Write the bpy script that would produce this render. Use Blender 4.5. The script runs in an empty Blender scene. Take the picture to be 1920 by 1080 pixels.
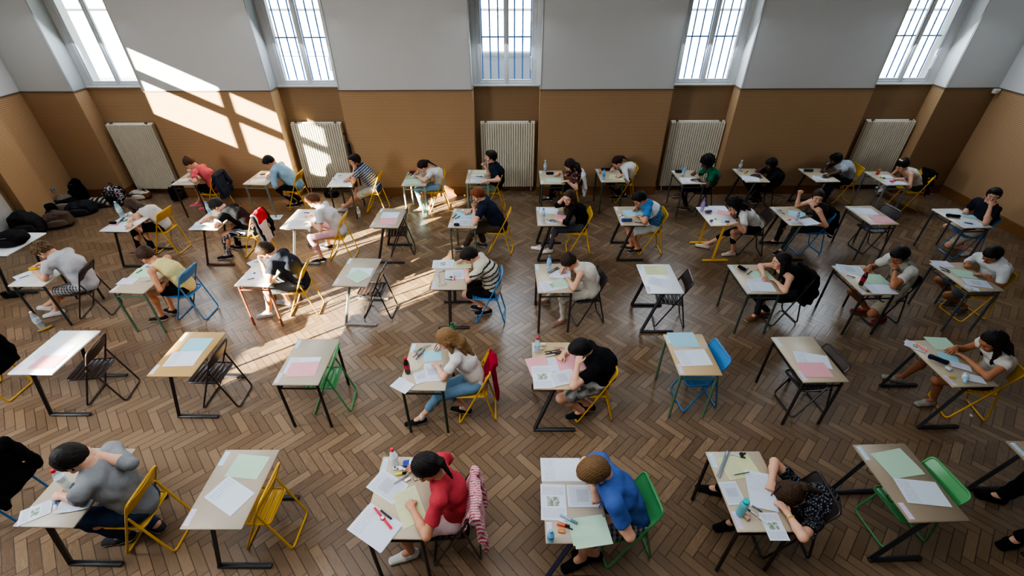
import bpy, math, random
import numpy as np
from mathutils import Vector, Matrix
random.seed(7); rng = np.random.default_rng(7)
SC = bpy.context.scene
COL = SC.collection
PI = math.pi
# ------------------------------------------------------------------ camera model (used to survey the photograph)
F_PX, PITCH, YAW, ROLL, CAM_H = 862.3, 0.61931, 0.0208, -0.0020, 4.455

def ray(u, v):
    a = (u - 960) / F_PX; b = (540 - v) / F_PX
    c, s = math.cos(ROLL), math.sin(ROLL); a, b = c*a - s*b, s*a + c*b
    c, s = math.cos(PITCH), math.sin(PITCH); y = c + s*b; z = -s + c*b
    c, s = math.cos(YAW), math.sin(YAW)
    return np.array([c*a - s*y, s*a + c*y, z])
def atz(u, v, z):
    d = ray(u, v); t = (z - CAM_H) / d[2]; return np.array([d[0]*t, d[1]*t, z])
def aty(u, v, y):
    d = ray(u, v); t = y / d[1]; return np.array([d[0]*t, y, CAM_H + d[2]*t])

# ------------------------------------------------------------------ colours and materials
def lin(h):
    if not isinstance(h, str): return tuple(h)
    h = h.lstrip('#'); r = []
    for i in (0, 2, 4):
        c = int(h[i:i+2], 16) / 255
        r.append(c/12.92 if c <= .04045 else ((c + .055)/1.055)**2.4)
    return tuple(r)

class X:                                              # tiny expression builder for math nodes
    def __init__(s, nt, sock): s.nt, s.s = nt, sock
    def op(s, o, b=None, c=None):
        n = s.nt.nodes.new('ShaderNodeMath'); n.operation = o
        for i, q in enumerate((s, b, c)):
            if q is None: continue
            if isinstance(q, X): s.nt.links.new(q.s, n.inputs[i])
            else: n.inputs[i].default_value = q
        return X(s.nt, n.outputs[0])
    def __add__(s, b): return s.op('ADD', b)
    def __sub__(s, b): return s.op('SUBTRACT', b)
    def __mul__(s, b): return s.op('MULTIPLY', b)
    def __truediv__(s, b): return s.op('DIVIDE', b)
    def __lt__(s, b): return s.op('LESS_THAN', b)
    def __gt__(s, b): return s.op('GREATER_THAN', b)
    def floor(s): return s.op('FLOOR')
    def fract(s): return s.op('FRACT')
    def mod(s, b): return s.op('FLOORED_MODULO', b)
    def abs(s): return s.op('ABSOLUTE')
    def min(s, b): return s.op('MINIMUM', b)
    def max(s, b): return s.op('MAXIMUM', b)

MATS = {}
def new_mat(name, rough=.6, spec=.35, metal=0.0):
    m = bpy.data.materials.new(name); m.use_nodes = True
    b = m.node_tree.nodes['Principled BSDF']
    b.inputs['Roughness'].default_value = rough
    b.inputs['Specular IOR Level'].default_value = spec
    b.inputs['Metallic'].default_value = metal
    return m, m.node_tree, b
def node(nt, t, **kw):
    n = nt.nodes.new(t)
    for k, v in kw.items(): setattr(n, k, v)
    return n
def mixc(nt, fac, a, b, blend='MIX'):
    n = node(nt, 'ShaderNodeMix', data_type='RGBA', blend_type=blend)
    for i, q in ((0, fac), (6, a), (7, b)):
        if isinstance(q, X): nt.links.new(q.s, n.inputs[i])
        elif hasattr(q, 'links'): nt.links.new(q, n.inputs[i])
        elif isinstance(q, (int, float)): n.inputs[i].default_value = q
        else: n.inputs[i].default_value = (*q[:3], 1)
    return n.outputs[2]
def coords(nt, kind='Object', scale=(1, 1, 1), rot=(0, 0, 0)):
    t = node(nt, 'ShaderNodeTexCoord'); m = node(nt, 'ShaderNodeMapping')
    m.inputs['Scale'].default_value = scale; m.inputs['Rotation'].default_value = rot
    nt.links.new(t.outputs[kind], m.inputs['Vector']); return m.outputs['Vector']
def noise(nt, vec, scale=5, detail=3, rough=.5):
    n = node(nt, 'ShaderNodeTexNoise')
    n.inputs['Scale'].default_value = scale; n.inputs['Detail'].default_value = detail; n.inputs['Roughness'].default_value = rough
    if vec is not None: nt.links.new(vec, n.inputs['Vector'])
    return X(nt, n.outputs['Fac'])
def sep(nt, vec):
    n = node(nt, 'ShaderNodeSeparateXYZ'); nt.links.new(vec, n.inputs[0]); return [X(nt, o) for o in n.outputs]
def bump(nt, b, h, strength=.3, dist=.01):
    n = node(nt, 'ShaderNodeBump'); n.inputs['Strength'].default_value = strength; n.inputs['Distance'].default_value = dist
    nt.links.new(h.s, n.inputs['Height']); nt.links.new(n.outputs[0], b.inputs['Normal'])

def plain(col, rough=.5, metal=0, spec=.4, var=.10, scale=9):
    """painted / plastic / metal surface with a slight procedural unevenness"""
    key = ('p', col if isinstance(col, str) else tuple(col), rough, metal)
    if key in MATS: return MATS[key]
    m, nt, b = new_mat('paint', rough, spec, metal)
    c = lin(col); f = noise(nt, coords(nt), scale, 3)
    out = mixc(nt, f, tuple(x*(1-var) for x in c), tuple(min(1, x*(1+var)) for x in c))
    nt.links.new(out, b.inputs['Base Color']); MATS[key] = m; return m
def attr_mat(name, rough, spec, bscale=0, bstr=0, var=.08, nscale=60, stretch=(1, 1, 1)):
    if name in MATS: return MATS[name]
    m, nt, b = new_mat(name, rough, spec)
    a = node(nt, 'ShaderNodeAttribute', attribute_name='Col')
    v = coords(nt, scale=stretch)
    f = noise(nt, v, nscale, 3)
    dark = mixc(nt, 1.0, a.outputs['Color'], (1-2*var,)*3, 'MULTIPLY')
    nt.links.new(mixc(nt, f, dark, a.outputs['Color']), b.inputs['Base Color'])
    if bscale:
        f2 = noise(nt, v, bscale, 2)
        if name == 'cloth': f2 = f2*.12 + noise(nt, coords(nt, scale=(1, 1, .55)), 13, 2, .45).op('SUBTRACT', .5).abs()*1.6
        bump(nt, b, f2, bstr, .02 if name == 'cloth' else .004)
    MATS[name] = m; return m
def M_skin():
    m = attr_mat('skin', .5, .35, 0, 0, .04, 40)
    return m
def M_cloth(): return attr_mat('cloth', .9, .12, 160, .42, .10, 25)
def M_hair(): return attr_mat('hair', .6, .22, 110, .7, .25, 80, (1, 1, .35))
def M_glass(col=(1, 1, 1), name='clear_plastic', alpha=.35, rough=.08):
    key = (name, col, alpha)
    if key in MATS: return MATS[key]
    m, nt, b = new_mat(name, rough, .6)
    f = noise(nt, coords(nt), 12, 2)
    nt.links.new(mixc(nt, f, tuple(c*.85 for c in col), col), b.inputs['Base Color'])
    b.inputs['Alpha'].default_value = alpha; MATS[key] = m; return m

def M_pane():
    if 'pane' in MATS: return MATS['pane']
    m, nt, b = new_mat('window_glass', .03, .5)
    tr = node(nt, 'ShaderNodeBsdfTransparent'); tr.inputs[0].default_value = (.84, .93, 1, 1)
    gl = node(nt, 'ShaderNodeBsdfGlossy'); gl.inputs['Roughness'].default_value = .03
    mx = node(nt, 'ShaderNodeMixShader'); mx.inputs[0].default_value = .05
    nt.links.new(tr.outputs[0], mx.inputs[1]); nt.links.new(gl.outputs[0], mx.inputs[2])
    nt.links.new(mx.outputs[0], nt.nodes['Material Output'].inputs[0]); MATS['pane'] = m; return m

def M_parquet():
    m, nt, b = new_mat('herringbone_parquet', .4, .4)
    W = .0895
    t = node(nt, 'ShaderNodeTexCoord'); x, y, z = sep(nt, t.outputs['Object'])
    k = 1/(math.sqrt(2)*W)
    u = (x - y)*k + 400.3; v = (x + y)*k + 400.3
    i = u.floor(); j = v.floor(); fu = u - i; fv = v - j
    q = (i - j).mod(8)
    hor = q < 3.5
    ph = q                                  # cell number along a horizontal plank
    pv = (q*-1) + 7                         # cell number along a vertical plank
    # position inside plank
    al_h = (ph + fu)/4; al_v = (pv + fv)/4
    along = al_h*hor + al_v*((hor*-1) + 1)
    across = fv*hor + fu*((hor*-1) + 1)
    idu = (i - ph)*hor + i*((hor*-1) + 1)
    idv = j*hor + (j - pv)*((hor*-1) + 1)
    cmb = node(nt, 'ShaderNodeCombineXYZ'); nt.links.new(idu.s, cmb.inputs[0]); nt.links.new(idv.s, cmb.inputs[1]); nt.links.new(hor.s, cmb.inputs[2])
    wn = node(nt, 'ShaderNodeTexWhiteNoise', noise_dimensions='3D'); nt.links.new(cmb.outputs[0], wn.inputs['Vector'])
    rnd = X(nt, wn.outputs['Value'])
    e1 = across.min((across*-1) + 1); e2 = (along.min((along*-1) + 1))*4
    edge = e1.min(e2)
    gap = edge < .045
    # grain stretched along plank
    gv = node(nt, 'ShaderNodeCombineXYZ'); nt.links.new((along*2.2 + rnd*31).s, gv.inputs[0]); nt.links.new((across*7 + rnd*17).s, gv.inputs[1]); nt.links.new((rnd*53).s, gv.inputs[2])
    gr = noise(nt, gv.outputs[0], 1.6, 4, .6)
    big = noise(nt, t.outputs['Object'], .55, 3)
    ramp = node(nt, 'ShaderNodeValToRGB'); nt.links.new((rnd*.62 + gr*.5 - .06).s, ramp.inputs[0])
    cr = ramp.color_ramp; cr.elements[0].position = 0; cr.elements[0].color = (.080, .044, .026, 1)
    cr.elements[1].position = 1; cr.elements[1].color = (.315, .218, .134, 1)
    e = cr.elements.new(.45); e.color = (.142, .090, .052, 1)
    e = cr.elements.new(.75); e.color = (.208, .134, .078, 1)
    c1 = mixc(nt, big*.5, ramp.outputs[0], (.235, .162, .102))
    c2 = mixc(nt, gap*.8, c1, (.035, .022, .015))
    nt.links.new(c2, b.inputs['Base Color'])
    rr = big*.24 + gr*.12 + .12
    nt.links.new(rr.s, b.inputs['Roughness'])
    bump(nt, b, (edge.min(.08))*6 + rnd*.25, .25, .004)
    return m

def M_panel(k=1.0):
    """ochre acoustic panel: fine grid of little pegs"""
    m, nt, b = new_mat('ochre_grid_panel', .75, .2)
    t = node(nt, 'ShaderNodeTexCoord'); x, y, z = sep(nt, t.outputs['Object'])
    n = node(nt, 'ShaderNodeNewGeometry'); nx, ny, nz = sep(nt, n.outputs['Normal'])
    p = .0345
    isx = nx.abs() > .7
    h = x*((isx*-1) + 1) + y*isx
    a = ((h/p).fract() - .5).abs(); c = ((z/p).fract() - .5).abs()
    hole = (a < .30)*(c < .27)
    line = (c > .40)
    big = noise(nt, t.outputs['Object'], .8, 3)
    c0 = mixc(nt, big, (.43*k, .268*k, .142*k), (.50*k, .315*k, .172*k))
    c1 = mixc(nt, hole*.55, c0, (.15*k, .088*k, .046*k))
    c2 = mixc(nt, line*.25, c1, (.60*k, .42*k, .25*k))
    nt.links.new(c2, b.inputs['Base Color'])
    bump(nt, b, (hole*-1) + 1, .4, .006)
    return m
def M_plaster(col=(.62, .62, .60)):
    m, nt, b = new_mat('plaster', .9, .15)
    v = coords(nt); f = noise(nt, v, .7, 4); g = noise(nt, v, 60, 2)
    nt.links.new(mixc(nt, f, tuple(c*.9 for c in col), tuple(c*1.06 for c in col)), b.inputs['Base Color'])
    bump(nt, b, g, .25, .01); return m
def M_wood(c1, c2, rough=.4, scale=1.0, axis=1):
    key = ('wood', c1, c2, axis)
    if key in MATS: return MATS[key]
    m, nt, b = new_mat('wood_top', rough, .4)
    s = [9, 9, 9]; s[axis] = .9
    v = coords(nt, scale=tuple(s)); f = noise(nt, v, 1.6*scale, 4, .6); g = noise(nt, coords(nt), 90, 2)
    a = mixc(nt, f, lin(c1), lin(c2))
    nt.links.new(mixc(nt, g*.12, a, tuple(x*.6 for x in lin(c1))), b.inputs['Base Color'])
    MATS[key] = m; return m

def M_paper(col, kind):
    key = ('paper', col, kind)
    if key in MATS: return MATS[key]
    m, nt, b = new_mat('paper_' + kind, .8, .2)
    t = node(nt, 'ShaderNodeTexCoord'); u, v, w = sep(nt, t.outputs['UV'])     # u along the long side, v along the short
    base = lin(col); f = noise(nt, coords(nt), 14, 2)
    out = mixc(nt, f*.6, base, tuple(c*.93 for c in base))
    ins = (u > .07)*(u < .93)*(v > .07)*(v < .93)
    ink = (.10, .10, .13)
    def words(a, bb, N, sc, th):      # a = reading direction, bb = line direction
        row = (bb*N).floor(); ln = ((bb*N).fract() > .52)
        cv = node(nt, 'ShaderNodeCombineXYZ'); nt.links.new((a*sc).s, cv.inputs[0]); nt.links.new((row*7.31).s, cv.inputs[1])
        nz = noise(nt, cv.outputs[0], 1.0, 2, .7)
        return ln*(nz > th)
    if kind == 'print':
        wd = words(v, u, 34, 26, .40)*ins
        blk = (u > .30)*(u < .66)*(v > .22)*(v < .80)
        out = mixc(nt, wd*.42, out, ink); out = mixc(nt, blk*.30, out, (.22, .22, .24))
    elif kind == 'image':
        wd = words(v, u, 30, 22, .42)*ins*((u < .30) + (u > .68)).min(1)
        out = mixc(nt, wd*.40, out, ink)
        pic = (u > .36)*(u < .62)*(v > .25)*(v < .74)
        pn = noise(nt, coords(nt), 32, 3)
        out = mixc(nt, pic*.9, out, mixc(nt, (pn > .5)*.8, (.45, .55, .40), (.10, .13, .14)))
    elif kind == 'written':
        wd = words(u, v, 22, 40, .46)*(u > .06)*(u < .55)*ins
        out = mixc(nt, wd*.34, out, (.16, .18, .36))
    elif kind == 'form':
        hd = words(u, v, 12, 18, .45)*(u < .34)*ins
        rule = ((v*26).fract() > .9)*ins*(u > .36)
        out = mixc(nt, hd*.40, out, (.25, .27, .4)); out = mixc(nt, rule*.14, out, (.3, .35, .55))
    elif kind == 'sticker':
        wd = words(u, v, 5, 9, .42)*(u > .1)*(u < .9)
        out = mixc(nt, wd*.45, out, (.2, .25, .45))
    nt.links.new(out, b.inputs['Base Color']); MATS[key] = m; return m

# ------------------------------------------------------------------ mesh helpers
class MB:
    def __init__(s): s.v, s.f, s.uv = [], [], {}
    def add(s, vs, fs):
        o = len(s.v); s.v += [tuple(map(float, p)) for p in vs]; s.f += [tuple(i + o for i in f) for f in fs]; return s
    def box(s, c, d, rz=0, bev=0):
        x, y, z = (k/2 for k in d); ca, sa = math.cos(rz), math.sin(rz)
        if bev:
            b = min(bev, x*.9, y*.9, z*.9); P = []; rings = []
            for zz, ins in ((-z, b), (-z + b, 0), (z - b, 0), (z, b)):
                X0, Y0 = x - ins, y - ins; r = []
                for px, py in ((-X0 + b, -Y0), (X0 - b, -Y0), (X0, -Y0 + b), (X0, Y0 - b), (X0 - b, Y0), (-X0 + b, Y0), (-X0, Y0 - b), (-X0, -Y0 + b)):
                    r.append(len(P)); P.append((c[0] + ca*px - sa*py, c[1] + sa*px + ca*py, c[2] + zz))
                rings.append(r)
            F = [tuple(reversed(rings[0])), tuple(rings[3])]
            for a in range(3):
                for i in range(8):
                    j = (i + 1) % 8; F.append((rings[a][i], rings[a][j], rings[a+1][j], rings[a+1][i]))
            return s.add(P, F)
        P = [(c[0] + ca*px - sa*py, c[1] + sa*px + ca*py, c[2] + pz) for pz in (-z, z) for px, py in ((-x, -y), (x, -y), (x, y), (-x, y))]
        return s.add(P, [(3, 2, 1, 0), (4, 5, 6, 7), (0, 1, 5, 4), (1, 2, 6, 5), (2, 3, 7, 6), (3, 0, 4, 7)])
    def tube(s, pts, r, n=8, closed=False, flat=None):
        P = [np.array(p, float) for p in pts]; N = len(P); V = []; F = []
        rr = r if hasattr(r, '__len__') else [r]*N
        up = np.array([0.13, .21, .97])
        for i in range(N):
            a = P[(i - 1) % N] if (closed or i > 0) else P[i]; b = P[(i + 1) % N] if (closed or i < N - 1) else P[i]
            t = b - a; t /= (np.linalg.norm(t) + 1e-9)
            if i == 0:
                e = np.cross(t, up); e /= np.linalg.norm(e) + 1e-9
            else:
                e = e - t*(e @ t); e /= np.linalg.norm(e) + 1e-9
            g = np.cross(t, e)
            for k in range(n):
                th = 2*PI*(k + .5)/n; V.append(P[i] + (e*math.cos(th) + g*math.sin(th))*rr[i])
        M = N if closed else N - 1
        if closed:                                    # find twist offset for the seam
            d = [np.linalg.norm(V[k] - V[(N-1)*n]) for k in range(n)]; off = int(np.argmin(d))
        for i in range(M):
            for k in range(n):
                k2 = (k + 1) % n; i2 = (i + 1) % N; o = off if (closed and i == N - 1) else 0
                F.append((i*n + k, i*n + k2, i2*n + (k2 + o) % n, i2*n + (k + o) % n))
        if not closed: F += [tuple(reversed(range(n))), tuple(range((N-1)*n, N*n))]
        return s.add(V, F)
    def lathe(s, prof, c=(0, 0, 0), n=16, axis=None):
        V = []; F = []
        for r, z in prof:
            for k in range(n):
                th = 2*PI*k/n; V.append((c[0] + r*math.cos(th), c[1] + r*math.sin(th), c[2] + z))
        for i in range(len(prof) - 1):
            for k in range(n):
                k2 = (k + 1) % n; F.append((i*n + k, i*n + k2, (i+1)*n + k2, (i+1)*n + k))
        F += [tuple(reversed(range(n))), tuple(range((len(prof)-1)*n, len(prof)*n))]
        return s.add(V, F)
    def prism(s, poly, z0, z1):
        n = len(poly); V = [(x, y, z0) for x, y in poly] + [(x, y, z1) for x, y in poly]
        return s.add(V, [tuple(reversed(range(n))), tuple(range(n, 2*n))] + [(i, (i+1) % n, n + (i+1) % n, n + i) for i in range(n)])
    def mesh(s, name, mat, smooth=True):
        me = bpy.data.meshes.new(name); me.from_pydata(s.v, [], s.f); me.update()
        for m in (mat if isinstance(mat, (list, tuple)) else [mat]): me.materials.append(m)
        if smooth:
            me.polygons.foreach_set('use_smooth', [True]*len(me.polygons))
            try: me.set_sharp_from_angle(angle=math.radians(38))
            except Exception: pass
        return me
    def obj(s, name, mat, parent=None, smooth=True): return link(name, s.mesh(name, mat, smooth), parent)

def link(name, data, parent=None, loc=None, rz=None):
    o = bpy.data.objects.new(name, data); COL.objects.link(o)
    if parent is not None: o.parent = parent
    if loc is not None: o.location = loc
    if rz is not None: o.rotation_euler = (0, 0, rz)
    return o
LABELS = {}
def tag(o, label, cat, group=None, kind=None):
    o['label'] = label; o['category'] = cat
    if group: o['group'] = group
    if kind: o['kind'] = kind
    return o
def thing(name, label, cat, loc, rz=0, group=None, rot=None):
    o = link(name, None, None, loc, rz); o.empty_display_size = .1
    if rot is not None: o.rotation_euler = rot
    return tag(o, label, cat, group)
def struct(o):
    o['kind'] = 'structure'; return o
def copy_tree(o, parent=None):
    c = o.copy(); COL.objects.link(c)
    if parent is not None: c.parent = parent
    for ch in list(o.children): copy_tree(ch, c)
    return c
def corner(path, r=.05, n=4, closed=False):
    """round the corners of a polyline"""
    P = [np.array(p, float) for p in path]; out = []; N = len(P)
    for i in range(N):
        if not closed and i in (0, N - 1): out.append(P[i]); continue
        a, b, c = P[(i-1) % N], P[i], P[(i+1) % N]
        u = a - b; w = c - b; lu, lw = np.linalg.norm(u), np.linalg.norm(w); q = min(r, lu*.45, lw*.45)
        A = b + u/lu*q; Cc = b + w/lw*q
        for k in range(n + 1):
            t = k/n; out.append((1-t)**2*A + 2*t*(1-t)*b + t*t*Cc)
    return out
# ------------------------------------------------------------------ soft-blended bodies: signed distances + surface nets
def V3(*a): return np.array(a, float)
def nrm(v): return v/(np.linalg.norm(v) + 1e-9)
class Blob:
    """collects blended shapes; build() turns them into one continuous quad surface"""
    def __init__(s): s.p = []
    def cone(s, a, b, ra, rb, lat=None, fa=1., fb=None, k=.03, flat=False, op='u'):
        a = np.array(a, float); b = np.array(b, float); L = np.linalg.norm(b - a)
        if L < 1e-6: b = a + V3(0, 0, 1e-4); L = 1e-4
        u = (b - a)/L
        lat = V3(0, 1, 0) if lat is None else np.array(lat, float)
        lat = lat - u*(lat @ u)
        if np.linalg.norm(lat) < 1e-3: lat = np.cross(u, V3(.3, .5, .8))
        lat = nrm(lat); dep = np.cross(u, lat)
        R = max(ra, rb)*max(1, fa, fb or fa) + .012
        s.p.append(('c', np.minimum(a, b) - R, np.maximum(a, b) + R, (a, u, L, lat, dep, ra, rb, fa, fa if fb is None else fb, flat), k, op)); return s
    def ell(s, c, axes, rad, k=.02, op='u'):
        c = np.array(c, float); A = np.array(axes, float); rad = np.array(rad, float); R = rad.max() + .012
        s.p.append(('e', c - R, c + R, (c, A, rad), k, op)); return s
    def cut(s, p, n):
        s.p.append(('h', None, None, (np.array(p, float), nrm(np.array(n, float))), 0, 'h')); return s
    def fcut(s, fn):
        s.p.append(('f', None, None, fn, 0, 'f')); return s
    def field(s, h, noise=None):
        us = [q for q in s.p if q[5] == 'u']
        lo = np.min([q[1] for q in us], 0) - 2*h; hi = np.max([q[2] for q in us], 0) + 2*h
        n = np.ceil((hi - lo)/h).astype(int) + 1
        D = np.full(n, .2, np.float32)
        ax = [(lo[i] + h*np.arange(n[i])).astype(np.float32) for i in range(3)]
        for t, l, u_, pr, k, op in s.p:
            if t == 'f':
                D = np.maximum(D, pr(ax[0][:, None, None], ax[1][None, :, None], ax[2][None, None, :]).astype(np.float32)); continue
            if t == 'h':
                c, nn = pr
                d = (ax[0][:, None, None] - c[0])*nn[0] + (ax[1][None, :, None] - c[1])*nn[1] + (ax[2][None, None, :] - c[2])*nn[2]
                D = np.maximum(D, d.astype(np.float32)); continue
            m = .02 + k
            i0 = np.clip(np.floor((l - m - lo)/h).astype(int), 0, n); i1 = np.clip(np.ceil((u_ + m - lo)/h).astype(int) + 1, 0, n)
            if (i1 <= i0).any(): continue
            sl = tuple(slice(i0[i], i1[i]) for i in range(3))
            px = ax[0][sl[0]][:, None, None]; py = ax[1][sl[1]][None, :, None]; pz = ax[2][sl[2]][None, None, :]
            if t == 'c':
                a, u, L, lat, dep, ra, rb, fa, fb, flat = pr
                qx, qy, qz = px - a[0], py - a[1], pz - a[2]
                w = (qx*u[0] + qy*u[1] + qz*u[2]); tt = np.clip(w/L, 0, 1)
                A = qx*lat[0] + qy*lat[1] + qz*lat[2]; B = qx*dep[0] + qy*dep[1] + qz*dep[2]; Cx = w - tt*L
                rx = ra + (rb - ra)*tt; ry = rx*(fa + (fb - fa)*tt)
                if flat: Cx = np.minimum(Cx, 0)
                rc = np.minimum(rx, ry)
                kk = np.sqrt((A/rx)**2 + (B/ry)**2 + (Cx/rc)**2) + 1e-6
                ln = np.sqrt(A*A + B*B + Cx*Cx)
                d = np.where(kk < 1, (kk - 1)*rc, ln*(1 - 1/kk))
                if flat: d = np.maximum(d, w - L)
            else:
                c, Ax, rad = pr
                qx, qy, qz = px - c[0], py - c[1], pz - c[2]
                e = [(qx*Ax[i][0] + qy*Ax[i][1] + qz*Ax[i][2]) for i in range(3)]
                kk = np.sqrt((e[0]/rad[0])**2 + (e[1]/rad[1])**2 + (e[2]/rad[2])**2) + 1e-6
                ln = np.sqrt(e[0]**2 + e[1]**2 + e[2]**2)
                d = np.where(kk < 1, (kk - 1)*rad.min(), ln*(1 - 1/kk))
            d = d.astype(np.float32); old = D[sl]
            if op == 's': d = -d
            if op == 's':
                hh = np.maximum(k - np.abs(old - d), 0)/max(k, 1e-5); D[sl] = np.maximum(old, d) + hh*hh*k*.25
            else:
                hh = np.maximum(k - np.abs(old - d), 0)/max(k, 1e-5); D[sl] = np.minimum(old, d) - hh*hh*k*.25
        if noise is not None:
            amp, fr, sd = noise
            ph = np.random.default_rng(sd).uniform(0, 6, 6)
            X0 = ax[0][:, None, None]; Y0 = ax[1][None, :, None]; Z0 = ax[2][None, None, :]
            w = np.sin(X0*fr + 1.7*np.sin(Z0*fr*.6 + ph[0]) + ph[1])*np.sin(Y0*fr*.9 + 1.3*np.sin(X0*fr*.5 + ph[2]) + ph[3]) + .7*np.sin(Z0*fr*1.1 + 1.5*np.sin(Y0*fr*.7 + ph[4]) + ph[5] + X0*fr*.5)
            D = D + (amp*w).astype(np.float32)
        return D, lo, h
    def build(s, h, noise=None):
        D, lo, h = s.field(h, noise)
        ins = D < 0
        c = [ins[i:ins.shape[0]-1+i, j:ins.shape[1]-1+j, k:ins.shape[2]-1+k] for i in (0, 1) for j in (0, 1) for k in (0, 1)]
        sm = sum(q.astype(np.int8) for q in c); mask = (sm > 0) & (sm < 8)
        I = np.argwhere(mask)
        if len(I) == 0: return np.zeros((0, 3)), np.zeros((0, 4), int)
        idx = np.full(mask.shape, -1, np.int32); idx[mask] = np.arange(len(I))
        offs = [(i, j, k) for i in (0, 1) for j in (0, 1) for k in (0, 1)]
        vals = {o: D[I[:, 0]+o[0], I[:, 1]+o[1], I[:, 2]+o[2]] for o in offs}
        acc = np.zeros((len(I), 3)); cnt = np.zeros(len(I))
        for o in offs:
            for a in range(3):
                if o[a] == 1: continue
                o2 = list(o); o2[a] = 1; o2 = tuple(o2)
                d0, d1 = vals[o], vals[o2]; cr = (d0 < 0) != (d1 < 0)
                t = np.where(cr, d0/np.where(d0 == d1, 1, d0 - d1), 0)
                p = np.tile(np.array(o, float), (len(I), 1)); p[:, a] += t
                acc += p*cr[:, None]; cnt += cr
        V = lo + h*(I + acc/cnt[:, None])
        Q = []
        for a in range(3):
            b, c_ = (a + 1) % 3, (a + 2) % 3
            s0 = [slice(1, -1)]*3; s0[a] = slice(0, -1); s1 = list(s0); s1[a] = slice(1, None)
            A0 = ins[tuple(s0)]; A1 = ins[tuple(s1)]
            for fl, m in ((False, A0 & ~A1), (True, ~A0 & A1)):
                P = np.argwhere(m)
                if len(P) == 0: continue
                P = P + np.array([1 if x != a else 0 for x in range(3)])
                def cell(db, dc):
                    q = P.copy(); q[:, b] -= db; q[:, c_] -= dc; return idx[q[:, 0], q[:, 1], q[:, 2]]
                quad = [cell(1, 1), cell(0, 1), cell(0, 0), cell(1, 0)]
                if fl: quad = quad[::-1]
                Q.append(np.stack(quad, 1))
        Q = np.concatenate(Q); Q = Q[(Q >= 0).all(1)]
        return V, Q

def quad_mesh(name, V, Q, col, mat):
    me = bpy.data.meshes.new(name)
    me.vertices.add(len(V)); me.vertices.foreach_set('co', np.ascontiguousarray(V, np.float32).ravel())
    me.loops.add(4*len(Q)); me.loops.foreach_set('vertex_index', np.ascontiguousarray(Q, np.int32).ravel())
    me.polygons.add(len(Q)); me.polygons.foreach_set('loop_start', np.arange(0, 4*len(Q), 4, dtype=np.int32))
    me.update(calc_edges=True); me.polygons.foreach_set('use_smooth', np.ones(len(Q), bool))
    if col is not None:
        a = me.attributes.new('Col', 'FLOAT_COLOR', 'POINT'); c = np.ones((len(V), 4), np.float32); c[:, :3] = col
        a.data.foreach_set('color', c.ravel())
    me.materials.append(mat); return me
def merge(parts):
    V = []; Q = []; C = []; o = 0
    for v, q, c in parts:
        V.append(v); Q.append(q + o); c = np.asarray(c, float); C.append(np.tile(c, (len(v), 1)) if c.ndim == 1 else c); o += len(v)
    return np.concatenate(V), np.concatenate(Q), np.concatenate(C)
def blob_obj(name, blob, h, col, mat, parent=None, origin=None, noise=None, colf=None):
    V, Q = blob.build(h, noise)
    c = np.tile(np.array(lin(col)), (len(V), 1)) if colf is None else colf(V)
    if origin is not None: V = V - origin
    return link(name, quad_mesh(name, V, Q, c, mat), parent)
def sphere_quads(c, r, n=8):
    V = []; Q = []
    for i in range(n + 1):
        th = PI*i/n
        for j in range(2*n):
            ph = PI*j/n; V.append((c[0] + r*math.sin(th)*math.cos(ph), c[1] + r*math.sin(th)*math.sin(ph), c[2] + r*math.cos(th)))
    for i in range(n):
        for j in range(2*n):
            j2 = (j + 1) % (2*n); Q.append((i*2*n + j, (i+1)*2*n + j, (i+1)*2*n + j2, i*2*n + j2))
    return np.array(V), np.array(Q)

# ------------------------------------------------------------------ people
def head_frame(yaw, pitch, roll):
    """head axes: forward, left, up. The students look along -x; yaw turns to their left (towards the camera), pitch looks down"""
    R = Matrix.Rotation(yaw, 3, 'Z') @ Matrix.Rotation(pitch, 3, 'Y').inverted() @ Matrix.Rotation(roll, 3, 'X')
    f = np.array(R @ Vector((-1, 0, 0))); l = np.array(R @ Vector((0, -1, 0))); u = np.array(R @ Vector((0, 0, 1)))
    return f, l, u
def ik(A, T, l1, l2, pole):
    d = T - A; L = np.linalg.norm(d); mx = (l1 + l2)*.995
    if L > mx: T = A + d/L*mx; L = mx; d = T - A
    if L < abs(l1 - l2) + .03: L = abs(l1 - l2) + .03; T = A + nrm(d)*L
    u = nrm(T - A); a = (l1*l1 - l2*l2 + L*L)/(2*L); hgt = math.sqrt(max(l1*l1 - a*a, 0))
    p = pole - u*(pole @ u); return A + u*a + nrm(p)*hgt, T

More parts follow.
